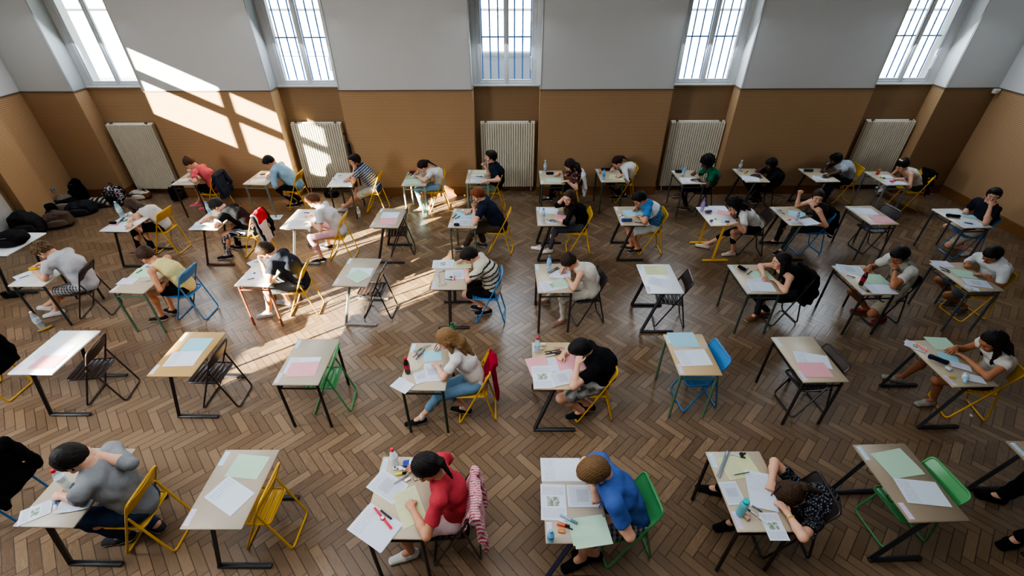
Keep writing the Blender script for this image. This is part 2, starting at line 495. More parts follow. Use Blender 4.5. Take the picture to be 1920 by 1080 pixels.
def hand(bl, W, d, n, side, pose, s):
    """palm + five separate fingers. d = pointing direction, n = palm normal, side +1 if the thumb leaves on the +lat side"""
    d = nrm(d); n = nrm(n - d*(n @ d)); lat = np.cross(n, d)*side
    P = W + d*.082*s
    bl.cone(W - d*.03*s, W + d*.012*s, .026*s, .028*s, lat, .72, .66, k=.012)
    bl.cone(W + d*.012*s, P, .030*s, .037*s, lat, .52, .36, k=.014)
    curl = {'rest': (.18, .35), 'write': (.75, 1.0), 'fist': (1.15, 1.45), 'face': (.25, .4), 'grip': (.9, 1.1)}[pose]
    for i, (o, ln, sp) in enumerate(((.029, .070, .10), (.010, .079, .02), (-.010, .073, -.05), (-.028, .056, -.14))):
        b0 = P + lat*o*s - d*.006*s
        c1 = curl[0] + (.12*i if pose == 'write' else .03*i); c2 = c1 + curl[1]
        dir0 = nrm(d + lat*sp)
        d1 = dir0*math.cos(c1) + n*math.sin(c1); d2 = dir0*math.cos(c2) + n*math.sin(c2)
        m = b0 + d1*ln*.55*s; e = m + d2*ln*.5*s
        bl.cone(b0 - d*.012*s, m, .0092*s, .0083*s, k=.004); bl.cone(m, e, .0083*s, .0066*s, k=.003)
    t0 = W + d*.024*s + lat*.024*s
    td = nrm(d*.75 + lat*.7 + n*(.55 if pose in ('write', 'fist', 'grip') else .15))
    t1 = t0 + td*.042*s; t2 = t1 + nrm(td + d*.5 - lat*(.5 if pose in ('write', 'fist') else .1))*.032*s
    bl.cone(t0, t1, .0125*s, .0098*s, k=.010); bl.cone(t1, t2, .0098*s, .0075*s, k=.003)

PEOPLE = []
def person(label, group, seat, back, head, skin='#c98f74', hair=('short', '#2a1d15'), top=('short', '#ffffff'), bottom=('long', '#22242a'),
           shoes='#222222', sole='#e8e6e2', yaw=0, pitch=35, roll=0, dy=0., dx=0., L=('lap',), R=('lap',), feet=((0, 0), (0, 0)), s=1.0, fem=False,
           h=.009, seed=1, colf=None, extras=(), seath=.44, socks=None, twist=0., footdir=None, hz=None):
    """seat: hip point on the floor plan, back: unit vector towards the chair back, head: pixel of the head centre in the photo"""
    rg = np.random.default_rng(seed)
    F = -back; U = V3(0, 0, 1); LF = np.cross(U, F)
    H = V3(seat[0], seat[1], seath + .095*s) + F*.0
    C = aty(head[0], head[1], H[1] + dy) if len(head) == 2 else H + F*head[0] + LF*head[1] + U*head[2]
    if dx: C = C + F*dx
    base_yaw = math.atan2(F[1], F[0]) - PI
    hf, hl, hu = head_frame(base_yaw + math.radians(yaw), math.radians(pitch), math.radians(roll))
    w = .90 if fem else 1.0
    B = C - hf*.035*s - hu*.07*s
    N = B - .075*s*nrm(.55*hu + .6*U - .25*F)
    sp = N - H; ln = np.linalg.norm(sp); full = .53*s
    if ln > full*1.04:                                    # slide the hips forward under the torso if it would be over-stretched
        need = ln - full*1.04; hor = V3(sp[0], sp[1], 0); hl_ = np.linalg.norm(hor)
        if hl_ > 1e-3: H = H + hor/hl_*min(need*ln/hl_, .11)
        sp = N - H; ln = np.linalg.norm(sp)
    if ln > full*1.08: print('STRETCH %.2f' % (ln/full), label)
    bend = math.sqrt(max((full*full - ln*ln), 0))*.42 + .02
    side = nrm(np.cross(nrm(sp), LF)); side = side if side @ back > 0 else -side
    M = (H + N)/2 + side*bend
    def spn(t): return (1-t)**2*H + 2*t*(1-t)*(M + (M - (H + N)/2)*.6) + t*t*N
    P0, P1, P2, P3, P4 = (spn(t) for t in (0, .3, .6, .85, 1))
    tw = math.radians(twist)
    lt = LF*math.cos(tw) + F*math.sin(tw)*1.0
    u4 = nrm(P4 - P2); lat = nrm(lt - u4*(lt @ u4)); lat0 = LF
    fr4 = np.cross(lat, u4); fr4 = fr4 if fr4 @ F > 0 or fr4[2] < 0 else -fr4
    shw = (.172 if fem else .198)*s
    SHc = P4 - u4*.055*s + fr4*.012
    SH = {'L': SHc + lat*shw, 'R': SHc - lat*shw}
    r = .86*s if fem else 1.0*s
    # ---- arms
    ARM = {}
    for k, spec in (('L', L), ('R', R)):
        sg = 1 if k == 'L' else -1; S = SH[k].copy(); l1, l2 = .285*s, .245*s
        kind = spec[0]; pose = 'rest'; elbow = None
        if kind == 'd':                                    # hand on the desk at a pixel
            T = atz(*spec[1], .785); pose = spec[2] if len(spec) > 2 else 'rest'
            if len(spec) > 3 and spec[3]: elbow = atz(*spec[3], .80)
        elif kind == 'f':                                  # hand at the face
            off = {'cheek': hf*.045 + hl*sg*.082 - hu*.045, 'temple': hf*.04 + hl*sg*.095 + hu*.03, 'brow': hf*.115 + hl*sg*.03 + hu*.045,
                   'chin': hf*.085 + hl*sg*.02 - hu*.105, 'mouth': hf*.125 + hl*sg*.02 - hu*.05, 'hair': hl*sg*.085 + hu*.075 + hf*.02,
                   'ear': hl*sg*.10 - hf*.01, 'neck': -hf*.09 + hl*sg*.05 - hu*.06}[spec[1]]
            T = C + off*s; pose = spec[3] if len(spec) > 3 else 'face'
            if len(spec) > 2 and spec[2]: elbow = atz(*spec[2], .80)
        elif kind == 'p':                                  # free point: pixel + depth offset
            T = aty(spec[1][0], spec[1][1], H[1] + spec[2]); pose = spec[3]
            if len(spec) > 4 and spec[4]: elbow = aty(spec[4][0], spec[4][1], H[1] + spec[5])
        else:
            T = H + F*(.26 if len(spec) < 2 else spec[1]) + LF*sg*.07 + U*.085; pose = 'rest'
        hd = .085*s
        if kind == 'f': Wt = T - nrm(T - (elbow if elbow is not None else S - U*.3))*hd*.9
        elif kind == 'lap': Wt = T
        else:
            e0 = elbow if elbow is not None else S - U*.15 + LF*sg*.2
            dd = T - e0; dd[2] = min(dd[2], 0)*.3 if kind == 'd' else dd[2]
            Wt = T - nrm(dd)*hd + (V3(0, 0, .012) if kind == 'd' else 0)
        if elbow is not None:
            v = elbow - S; q = np.linalg.norm(v); q2 = min(max(q, .22*s), .335*s)
            Ee = S + v/q*q2
            v = Wt - Ee; q = np.linalg.norm(v); q2 = min(max(q, .17*s), .29*s); Wt = Ee + v/q*q2
        else:
            pole = -U*.75 + LF*sg*.55 + back*.35
            Ee, Wt = ik(S, Wt, l1, l2, pole)
        if kind == 'd':
            Ee[2] = max(Ee[2], .80) if abs(Ee[2] - .78) < .07 else Ee[2]
            Wt[2] = max(Wt[2], .783)
        fdir = nrm(Wt - Ee)
        if kind == 'd': hdir = nrm(V3(fdir[0], fdir[1], -.12 if pose != 'write' else -.25)); n = -U + F*.2 - LF*sg*(.5 if pose == 'write' else 0)
        elif kind == 'f': hdir = nrm(fdir*.5 + nrm(T - Wt)*.7); n = C - T
        elif kind == 'p': hdir = fdir; n = -LF*sg*.8 + F*.3
        else: hdir = nrm(F*1.0 - U*.15); n = -U
        ARM[k] = (S, Ee, Wt, hdir, n, sg, pose)
    # ---- legs
    LEG = {}
    for k, fp, i in (('L', feet[0], 0), ('R', feet[1], 1)):
        sg = 1 if k == 'L' else -1; hj = H + LF*sg*.085*s + F*.03 - U*.01
        if fp is None or fp == 0: ft = V3(H[0], H[1], 0) + F*.40 + LF*sg*.11
        else: ft = atz(fp[0], fp[1], .03)
        fd = V3(ft[0] - H[0], ft[1] - H[1], 0); fd = nrm(F + .25*LF*sg) if footdir is None else nrm(F*footdir[i][0] + LF*footdir[i][1])
        ank = V3(ft[0], ft[1], .085) - fd*.07*s
        kn, ank = ik(hj, ank, .43*s, .42*s, U*1.0 + F*.6 + LF*sg*.18)
        LEG[k] = (hj, kn, ank, fd)
    org = V3(round(H[0], 3), round(H[1], 3), 0)
    sk = np.array(lin(skin))
    # ---- skin surface
    b = Blob()
    b.cone(B, N - u4*.01, .052*r, .056*r, lat, 1, 1.05, k=.03)
    b.cone(P3, P2, .12*r, .12*r, lat, .6, k=.05); b.cone(P2, P0, .115*r, .13*r, lat, .62, k=.05)
    b.cone(N - u4*.01, SHc, .055*r, .07*r, lat, .9, k=.05)
    tk = top[0]
    for k in 'LR':
        S, Ee, Wt, hdir, n, sg, pose = ARM[k]
        b.cone(SHc + lat*sg*.05, S, .055*r, .054*r, k=.04)
        b.cone(S, Ee, .050*r, .040*r, k=.03); b.cone(Ee, Ee*.65 + Wt*.35, .040*r, .041*r, k=.02); b.cone(Ee*.65 + Wt*.35, Wt, .041*r, .026*r, k=.02)
        hj, kn, an, fd = LEG[k]
        b.cone(hj, kn, .078*r, .055*r, k=.04); cm = kn*.68 + an*.32 - nrm(np.cross(np.cross(kn - an, fd), kn - an))*.018
        b.cone(kn, cm, .053*r, .055*r, k=.03); b.cone(cm, an, .054*r, .034*r, k=.03)
        b.cone(an, an + fd*.06 - U*.03, .034*r, .034*r, k=.02)
    Vb, Qb = b.build(h)
    parts = [(Vb, Qb, sk)]
    hb = Blob()
    fh = min(h, .0055)
    for k in 'LR':
        S, Ee, Wt, hdir, n, sg, pose = ARM[k]; q = Blob(); hand(q, Wt, hdir, n, sg, pose, s*(.94 if fem else 1.02)); v, qq = q.build(min(h*.6, .005)); parts.append((v, qq, sk*1.02))
    A3 = (hf, hl, hu); hs = s*(1.05 if fem else 1.07); hp = lambda x, y, z: C + (hf*x + hl*y + hu*z)*hs
    hb.ell(hp(-.012, 0, .032), A3, V3(.094, .075, .086)*hs)
    hb.cone(hp(.028, 0, .02), hp(.046, 0, -.072), .060*hs, .036*hs, hl, 1, 1, k=.03)
    hb.cone(hp(-.01, 0, -.04), hp(.05, 0, -.088), .056*hs, .030*hs, hl, .8, .8, k=.03)
    hb.cone(hp(.088, 0, .018), hp(.108, 0, -.022), .008*hs, .0125*hs, k=.012)
    hb.ell(hp(.072, 0, .030), A3, V3(.018, .050, .012)*hs, k=.015)
    hb.ell(hp(.086, 0, -.055), A3, V3(.010, .023, .010)*hs, k=.008)
    for sg in (1, -1):
        hb.ell(hp(.096, sg*.031, .006), A3, V3(.016, .017, .013)*hs, k=.012, op='s')
        hb.ell(hp(-.004, sg*.077, -.006), (nrm(hf + hl*sg*.35), hl, hu), V3(.021, .009, .031)*hs, k=.008)
        hb.ell(hp(.060, sg*.045, -.03), A3, V3(.024, .018, .02)*hs, k=.02)
    hb.cone(hp(-.03, 0, -.05), N*.6 + B*.4, .05*r, .053*r, k=.03)
    Vh, Qh = hb.build(fh)
    loc = np.stack([(Vh - C) @ hf, (Vh - C) @ hl, (Vh - C) @ hu], 1)/hs
    ch = np.tile(sk, (len(Vh), 1)); hc = np.array(lin(hair[1]))
    lipm = ((np.abs(loc[:, 1]) < .023) & (np.abs(loc[:, 2] + .055) < .008) & (loc[:, 0] > .06)); ch[lipm] = sk*np.array([.80, .52, .52])
    br = ((np.abs(np.abs(loc[:, 1]) - .031) < .020) & (np.abs(loc[:, 2] - .031) < .005) & (loc[:, 0] > .05)); ch[br] = hc*.7 + sk*.15
    ck = ((np.abs(np.abs(loc[:, 1]) - .045) < .02) & (np.abs(loc[:, 2] + .03) < .02) & (loc[:, 0] > .04)); ch[ck] = sk*np.array([1.03, .93, .92])
    parts.append((Vh, Qh, ch))
    for sg in (1, -1):
        c = hp(.0775, sg*.031, .006); v, q = sphere_quads(c, .0125*hs, 7)
        z = (v - c) @ nrm(hf - hu*.25)/(.0125*hs); cc = np.tile(sk*.8, (len(v), 1))
        if pitch < 32: cc[:] = (.62, .60, .57); cc[z > .80] = (.03, .02, .015)
        else: cc[z > .75] = hc*.5
        parts.append((v, q, cc))
    Vt, Qt, Ct = merge(parts)
    body = link('person', quad_mesh('person', Vt - org, Qt, np.clip(Ct, 0, 1), M_skin()), None, org)
    tag(body, label, 'person', group)
    kids = {}
    # ---- trousers / shorts / skirt
    bk, bc = bottom[0], bottom[1]; t = Blob(); fit = bottom[2] if len(bottom) > 2 else 1.0
    t.cone(H - F*.0 - U*.0, P1, .150*r, .128*r, lat0, .78, .70, k=.05)
    t.cone(H + LF*.05 - U*.02, H - LF*.05 - U*.02, .095*r, .095*r, k=.04)
    for k in 'LR':
        hj, kn, an, fd = LEG[k]
        if bk == 'short':
            f = bottom[3] if len(bottom) > 3 else .86
            t.cone(hj, hj + (kn - hj)*f, .092*r, .078*r*fit, k=.04, flat=True)
        else:
            t.cone(hj, kn, .090*r, .066*r*fit, k=.04)
            f = 1.0 if bk == 'long' else .55
            t.cone(kn, kn + (an - kn)*f, .066*r*fit, (.048 if bk == 'long' else .058)*r*fit, k=.03, flat=True)
    t.cut(P1 + u4*.02, nrm(P1 - P0))
    kids['bottom'] = blob_obj({'short': 'shorts', 'crop': 'cropped_trousers', 'long': 'trousers'}[bk], t, h, bc, M_cloth(), body, org, (.0040, 40, seed + 3),
                              (lambda V: colf['bottom'](V, dict(H=H, F=F, LF=LF))) if colf and 'bottom' in colf else None)
    # ---- shirt
    c = Blob(); loose = top[2] if len(top) > 2 else 1.0
    W_, Dp = 1.03*loose, 1.10
    if fem:
        c.cone(P0, P1, .152*r*W_, .136*r*W_, lat0, .80*Dp, .76*Dp, k=.05); c.cone(P1, P2, .136*r*W_, .148*r*W_, lat, .76*Dp, .78*Dp, k=.05); c.cone(P2, P3, .150*r*W_, .138*r, lat, .78*Dp, .68*Dp, k=.05)
    else:
        c.cone(P0, P1, .156*r*W_, .148*r*W_, lat0, .80*Dp, .76*Dp, k=.05); c.cone(P1, P2, .148*r*W_, .162*r*W_, lat, .76*Dp, .74*Dp, k=.05); c.cone(P2, P3, .166*r*W_, .160*r, lat, .74*Dp, .66*Dp, k=.05)
    if tk == 'tank':
        for sg in (1, -1):
            c.cone(P3 + lat*sg*.085, P4 + lat*sg*.075 - u4*.015, .05*r, .034*r, lat, .9, .9, k=.04)
    else:
        c.cone(SHc - lat*.04, SHc + lat*.04, .066*r, .066*r, k=.05)
        c.cone(P3, P4 - u4*.005, .10*r, .066*r, lat, .72, .95, k=.04)
        for k in 'LR':
            S, Ee, Wt, hdir, n, sg, pose = ARM[k]
            c.cone(SHc + lat*sg*.05, S, .068*r, .066*r, k=.05)
            if tk == 'cap': c.cone(S, S + (Ee - S)*.22, .066*r, .066*r, k=.03, flat=True)
            if tk == 'short': c.cone(S, S + (Ee - S)*.62, .066*r, .066*r*loose, k=.03, flat=True)
            if tk in ('long', 'elbow'):
                c.cone(S, Ee, .063*r, .053*r, k=.03)
                if tk == 'long': c.cone(Ee, Ee + (Wt - Ee)*.93, .053*r, .038*r, k=.02, flat=True)
                else: c.cone(Ee, Ee + (Wt - Ee)*.30, .053*r, .052*r, k=.02, flat=True)
    ctx = dict(H=H, N=N, spn=spn, u=u4, lat=lat, F=F, C=SHc, ARM=ARM, SH=SH)
    name = {'tank': 'tank_top', 'cap': 'blouse', 'short': 'shirt', 'elbow': 'shirt', 'long': 'shirt'}[tk]
    kids['top'] = blob_obj(name, c, h, top[1], M_cloth(), body, org, (.0048, 34, seed), (lambda V: np.clip(colf['top'](V, ctx), 0, 1)) if colf and 'top' in colf else None)
    # ---- shoes
    for k in 'LR':
        hj, kn, an, fd = LEG[k]; g = np.cross(U, fd); q = Blob(); z0 = an[2] - .085
        a0 = V3(an[0], an[1], z0); wd = .98*s if fem else 1.12*s
        q.cone(a0 - fd*.03*s + U*.03, a0 + fd*.06*s + U*.032, .038*wd, .041*wd, g, 1.0, .95, k=.02)
        q.cone(a0 + fd*.06*s + U*.028, a0 + fd*.18*s + U*.022, .044*wd, .036*wd, g, .68, .62, k=.03)
        q.cone(a0 + U*.03, a0 + U*.068, .038*wd, .040*wd, k=.02, flat=True)
        q.cone(a0 - fd*.035*s + U*.013, a0 + fd*.182*s + U*.013, .044*wd, .037*wd, g, .34, .40, k=.006)
        q.cut(a0 + U*.003, -U)
        up = np.array(lin(shoes)); so = np.array(lin(sole)); so_z = z0 + .023
        V, Q = q.build(min(h*.8, .007)); cc = np.where((V[:, 2] < so_z)[:, None], so, up)
        link('shoe', quad_mesh('shoe', V - org, Q, cc, M_cloth()), body)
        if socks:
            q = Blob(); q.cone(an - U*.02, an + (kn - an)*.16, .041*r, .042*r, k=.02, flat=True); blob_obj('sock', q, h, socks, M_cloth(), body, org)
    # ---- hair
    hk, hcol = hair[0], hair[1]; g = Blob(); vol = hair[2] if len(hair) > 2 else .019
    R3 = V3(.094 + vol, .075 + vol, .086 + vol)*hs
    sl = hk in ('pony', 'bun', 'long')
    g.ell(hp(-.026 if sl else -.016, 0, .034), A3, R3, k=.02)
    if hk in ('short', 'curly'):
        g.ell(hp(.040, 0, .094), A3, V3(.052, .060, .022 + vol*.7)*hs, k=.03)
        g.ell(hp(-.075, 0, .0), A3, V3(.036, .066, .07)*hs, k=.03)
    if hk == 'afro': g.ell(hp(-.03, 0, .05), A3, V3(.135, .13, .13)*hs, k=.03)
    if hk in ('pony', 'bun'): g.ell(hp(-.06, 0, .0), A3, V3(.05, .068, .062)*hs, k=.03)
    low = {'short': -.078, 'curly': -.085, 'pony': -.070, 'bun': -.070, 'afro': -.10}.get(hk, -.13)
    XS = [-.16, -.045, -.022, .004, .018, .034, .060, .085, .11]; side_ = -.012 if hk in ('pony', 'bun') else -.034
    ZS = [low, low + .008, -.004, -.010, side_, .038, .060, .068, .070] if hk not in ('long', 'longcurly', 'afro') else [low, low, -.07, -.06, -.03, .02, .055, .068, .070]
    ph = rg.uniform(0, 6, 4)
    def hairline(X_, Y_, Z_):
        a = ((X_ - C[0])*hf[0] + (Y_ - C[1])*hf[1] + (Z_ - C[2])*hf[2])/hs; b_ = ((X_ - C[0])*hl[0] + (Y_ - C[1])*hl[1] + (Z_ - C[2])*hl[2])/hs; c_ = ((X_ - C[0])*hu[0] + (Y_ - C[1])*hu[1] + (Z_ - C[2])*hu[2])/hs
        ln_ = np.interp(a, XS, ZS) + .007*np.sin(b_*170 + ph[0]) + .005*np.sin(a*190 + b_*90 + ph[1]) - .25*np.maximum(np.abs(b_) - .05, 0)
        return (ln_ - c_)*.75*hs
    g.fcut(hairline)
    if hk in ('afro', 'long', 'longcurly'):
        g.ell(hp(.10, 0, -.035), A3, V3(.075, .066, .10)*hs, k=.02, op='s')
    gv = V3(0, 0, -1)
    def strand(p0, d1, l1, d2, l2, r0, r1):
        m = p0 + nrm(d1)*l1; g.cone(p0, m, r0, r0*.95, hl, .7, .6, k=.03); g.cone(m, m + nrm(d2)*l2, r0*.95, r1, hl, .6, .5, k=.03)
    if hk in ('long', 'longcurly'):
        ll = hair[3] if len(hair) > 3 else .24
        for sg in (1, -1):
            strand(hp(-.015, sg*.072, .02), -hu*.8 + gv*.4, .11*s, gv + .3*(-hu), ll*.62, .040*s, .020*s)
            strand(hp(-.06, sg*.052, .0), -hu + .2*back, .12*s, gv*.7 - hu*.4 + back*.2, ll*.85, .048*s, .026*s)
        strand(hp(-.08, 0, .0), -hu*.8 - hf*.2, .12*s, -u4*.8 + gv*.3 + back*.15, ll*.95, .064*s, .036*s)
    if hk == 'pony':
        ll = hair[3] if len(hair) > 3 else .2
        pb = hp(-.108, 0, .040); g.ell(pb, A3, V3(.032, .030, .030)*s, k=.02)
        tgt = P2 + side*.155*r + LF*(hair[4] if len(hair) > 4 else 0)*.16; dt = nrm(tgt - pb)
        strand(pb - hf*.012, dt*.8 + side*.35 - hf*.2, .06*s, dt + gv*.15, ll, .036*s, .016*s)
    if hk == 'bun':
        g.ell(hp(-.10, 0, .085), A3, V3(.042, .045, .04)*hs, k=.012)
    nz = {'curly': (.0075, 135, seed), 'afro': (.009, 120, seed), 'longcurly': (.0075, 105, seed), 'short': (.0015, 160, seed)}.get(hk, (.0017, 170, seed))
    hv, hq = g.build(min(h*.8, .0065), nz)
    base = np.array(lin(hcol)); lx = (hv - C) @ hl
    st = .5 + .5*np.sin(lx*430 + 3*np.sin((hv - C) @ hu*40 + seed)); cc = base*(.60 + .6*st[:, None]*rg.uniform(.75, 1.25, (len(hv), 1)))
    link('hair', quad_mesh('hair', hv - org, hq, np.clip(cc, 0, 1), M_hair()), body)
    # ---- extras
    for ex in extras:
        if ex == 'glasses':
            mb = MB()
            for sg in (1, -1):
                cc = [hp(.102, sg*.033 + .024*math.cos(a), .006 + .018*math.sin(a)) - org for a in np.linspace(0, 2*PI, 14, endpoint=False)]
                mb.tube(cc, .0018, 5, closed=True); mb.tube([hp(.102, sg*.056, .01) - org, hp(.03, sg*.080, .014) - org, hp(-.01, sg*.084, .008) - org], .0018, 5)
            mb.tube([hp(.104, .01, .01) - org, hp(.104, -.01, .01) - org], .0018, 5)
            mb.obj('glasses', plain('#1b1a1c', .3), body)
        elif ex[0] == 'watch':
            S, Ee, Wt, hdir, n, sg, pose = ARM[ex[1]]; d = nrm(Wt - Ee); e1 = nrm(np.cross(d, V3(.2, .3, .9))); e2 = np.cross(d, e1); q = Wt - d*.025
            mb = MB(); mb.tube([q + (e1*math.cos(a) + e2*math.sin(a))*.031*r - org for a in np.linspace(0, 2*PI, 16, endpoint=False)], .006, 6, closed=True)
            mb.obj('wristwatch', plain(ex[2], .35), body)
        elif ex[0] == 'tie':
            p = hp(*ex[2]) - org; mb = MB(); mb.tube([p + (hl*math.cos(a) + hu*math.sin(a))*.022 for a in np.linspace(0, 2*PI, 12, endpoint=False)], .008, 6, closed=True); mb.obj('hair_tie', plain(ex[1], .6), body)
        elif ex[0] == 'bow':
            q = Blob(); p = hp(*ex[2])
            for sg in (1, -1): q.cone(p, p + hl*sg*.03 + hu*.012, .008, .018, k=.01)
            blob_obj('hair_bow', q, .005, ex[1], M_cloth(), body, org)
        elif ex[0] == 'pen':
            S, Ee, Wt, hdir, n, sg, pose = ARM[ex[1]]
            tip = Wt + hdir*.105 - U*.02 + LF*(-sg)*.03
            PENS.append((tip + V3(0, 0, .0), tip + nrm(U*.8 + back*.45 - LF*(-sg)*.25)*.135, ex[2], label))
    PEOPLE.append((label, H, N, C)); return body
PENS = []; HELD = []
def c_stripes(base, strip, n, duty=.4, lo=0., hi=1.):
    a, b = np.array(lin(base)), np.array(lin(strip))
    def f(V, c):
        t = (V - c['H']) @ nrm(c['N'] - c['H'])/np.linalg.norm(c['N'] - c['H'])
        m = ((t*n) % 1 < duty) & (t > lo) & (t < hi)
        return np.where(m[:, None], b, a)
    return f
# ------------------------------------------------------------------ furniture
TOPS = {'beige': ('#b3a58e', '#bfb199'), 'greybeige': ('#a69a88', '#b1a695'), 'tan': ('#b08d54', '#bd9c64'), 'pale': ('#dbd5c6', '#e6e1d4'), 'wood': ('#b99c72', '#cbb188'), 'brown': ('#8f7f6c', '#9b8b76'), 'white': ('#dfe3e4', '#eceff0')}  # 'white' puts the window glare on a desk top into its colour
DESK_W, DESK_D, DESK_H = .50, .735, .75
def desk(label, loc, rz, kind='Z', top='beige', frame='#26262a', stickers=True, w=DESK_W, d=DESK_D, group='exam desks set out in rows'):
    t = thing('school_desk', label, 'desk', (loc[0], loc[1], 0), rz, group)
    c1, c2 = TOPS[top]
    b = MB(); b.box((0, 0, DESK_H - .011), (w, d, .022), 0, .006); b.obj('desk_top', M_wood(c1, c2), t)
    fm = plain(frame, .42, .0)
    if kind in 'ZT':
        for sg in (-1, 1):
            y = sg*(d/2 - .045); g = MB()
            if kind == 'Z':
                lx0, lx1, f0, f1 = -.215, -.02, -.235, .255
            else:
                lx0, lx1, f0, f1 = -.03, .01, -.21, .25
            g.tube([(lx0, y, .03), (lx1, y, DESK_H - .03)], .024, 4)
            leg = g.obj('leg', fm, t, False)
            g = MB(); g.box(((f0 + f1)/2, y, .019), (f1 - f0, .045, .034), 0, .008); g.obj('foot_bar', fm, t)
        g = MB()
        for sg in (-1, 1): g.box((.0, sg*(d/2 - .045), DESK_H - .036), (w*.78, .04, .028), 0, .006)
        g.box((-.04, 0, DESK_H - .06), (.045, d - .12, .05), 0, .006)
        g.obj('under_frame', fm, t)
        for yy in (-.13, .13) if kind == 'Z' else ():
            g = MB(); g.tube(corner([(-w/2 + .07, yy - .03, DESK_H - .022), (-w/2 + .02, yy - .03, DESK_H - .07), (-w/2 + .02, yy + .03, DESK_H - .07), (-w/2 + .07, yy + .03, DESK_H - .022)], .012), .004, 5); g.obj('bag_hook', fm, t)
    else:
        for sx in (-1, 1):
            for sg in (-1, 1):
                g = MB(); x = sx*(w/2 - .035); y = sg*(d/2 - .035)
                g.tube([(x, y, 0), (x, y, DESK_H - .07), (x - sx*.012, y - sg*.0, DESK_H - .035), (x - sx*.04, y, DESK_H - .024)], .0165, 8); g.obj('leg', fm, t)
        g = MB()
        for sg in (-1, 1): g.tube([(-w/2 + .04, sg*(d/2 - .035), DESK_H - .10), (w/2 - .04, sg*(d/2 - .035), DESK_H - .10)], .012, 6)
        g.tube([(-w/2 + .05, -d/2 + .04, DESK_H - .10), (-w/2 + .05, d/2 - .04, DESK_H - .10)], .012, 6); g.obj('cross_bar', fm, t)
    if stickers:
        for sg, col in ((1, '#bfe0ee'), (-1, '#d9cfe6')):
            x0 = -w/2 + .012; y0 = sg*(d/2 - .095)
            me = sheet_mesh('name_sticker', .14, .045, M_paper(col, 'sticker'), flat=True)
            link('name_sticker', me, t, (x0 + .0225, y0, DESK_H + .0006), PI/2)
    return t
def sheet_mesh(name, a, b, mat, flat=False, curl=.0, seed=0):
    nx, ny = (2, 2) if flat else (7, 5); V = []; F = []; UV = []
    rr = random.Random(seed)
    p1, p2 = rr.uniform(0, 6), rr.uniform(0, 6)
    for j in range(ny):
        for i in range(nx):
            u, v = i/(nx-1), j/(ny-1); z = 0 if flat else (.0006*(1 + math.sin(3*u + p1)*math.sin(2.5*v + p2)) + curl*((u - .5)**2*3 + (v - .5)**2))
            V.append(((u - .5)*a, (v - .5)*b, z)); UV.append((u, v))
    for j in range(ny - 1):
        for i in range(nx - 1): F.append((j*nx + i, j*nx + i + 1, (j+1)*nx + i + 1, (j+1)*nx + i))
    me = bpy.data.meshes.new(name); me.from_pydata(V, [], F); me.update(); uv = me.uv_layers.new(name='UVMap')
    for l in me.loops: uv.data[l.index].uv = UV[l.vertex_index]
    me.materials.append(mat); me.polygons.foreach_set('use_smooth', [True]*len(F)); return me

CHAIR_COL = {'yellow': '#cf9f24', 'black': '#2b2322', 'blue': '#3474ae', 'green': '#458f55', 'brown': '#2e2320', 'darkgreen': '#23762f'}
CHAIR_PROTO = {}
def chair(label, loc, rz, colour, group=None):
    """folding chair of steel tube with slatted seat; its own origin is the middle of the front foot bar, +x points to the back"""
    grp = group or 'folding chairs at the exam desks'
    if colour in CHAIR_PROTO:
        o = copy_tree(CHAIR_PROTO[colour])
    else:
        o = thing('folding_chair', '', 'chair', (0, 0, 0)); m = plain(CHAIR_COL[colour], .33, .0, .5, .06)
        hw = .195; r = .0105
        g = MB(); loop = [(0, -hw, .011), (.385, -hw, .83), (.385, hw, .83), (0, hw, .011)]
        g.tube(corner(loop, .055, 5, True), r, 8, closed=True); g.obj('front_leg_frame', m, o)
        g = MB(); k = .178; g.tube(corner([(.283, -k, .60), (.425, -k, .011), (.425, k, .011), (.283, k, .60)], .05, 5), r, 8); g.obj('rear_leg_frame', m, o)
        # backrest: a curved pressed panel
        g = MB(); V = []; F = []; n = 9
        for side_ in (0, 1):
            for j in range(4):
                tz = .665 + j*.052; tx = .385*(tz - .011)/.819
                for i in range(n):
                    q = i/(n-1)*2 - 1; V.append((tx + .022*(1 - q*q) - .004 + .007*side_, q*(hw - .004), tz))
        for side_ in (0, 1):
            for j in range(3):
                for i in range(n - 1):
                    a = side_*4*n + j*n + i; f = (a, a + 1, a + n + 1, a + n); F.append(f if side_ else tuple(reversed(f)))
        for i in range(n - 1):
            F.append((i, i + 1, 4*n + i + 1, 4*n + i)); a = 3*n + i; F.append((a + 1, a, 4*n + a, 4*n + a + 1))
        g.add(V, F); g.obj('backrest', m, o)
        g = MB(); x0, x1, y0 = -.03, .335, .172
        g.tube(corner([(x0, -y0, .445), (x1, -y0, .435), (x1, y0, .435), (x0, y0, .445)], .05, 5, True), .0095, 8, closed=True)
        ns = 6; sw = (x1 - x0 - .02)/ns
        for i in range(ns): g.box((x0 + .01 + sw*(i + .5), 0, .444 - .010*(i + .5)/ns), (sw - .0055, 2*y0 - .012, .008), 0, .003)
        g.tube([(.19, -hw, .42), (.19, hw, .42)], .008, 6); g.tube([(.315, -k, .425), (.315, k, .425)], .007, 6)
        g.obj('seat', m, o); CHAIR_PROTO[colour] = o
    o.location = (loc[0], loc[1], 0); o.rotation_euler = (0, 0, rz); o['label'] = label; o['category'] = 'chair'; o['group'] = grp
    return o

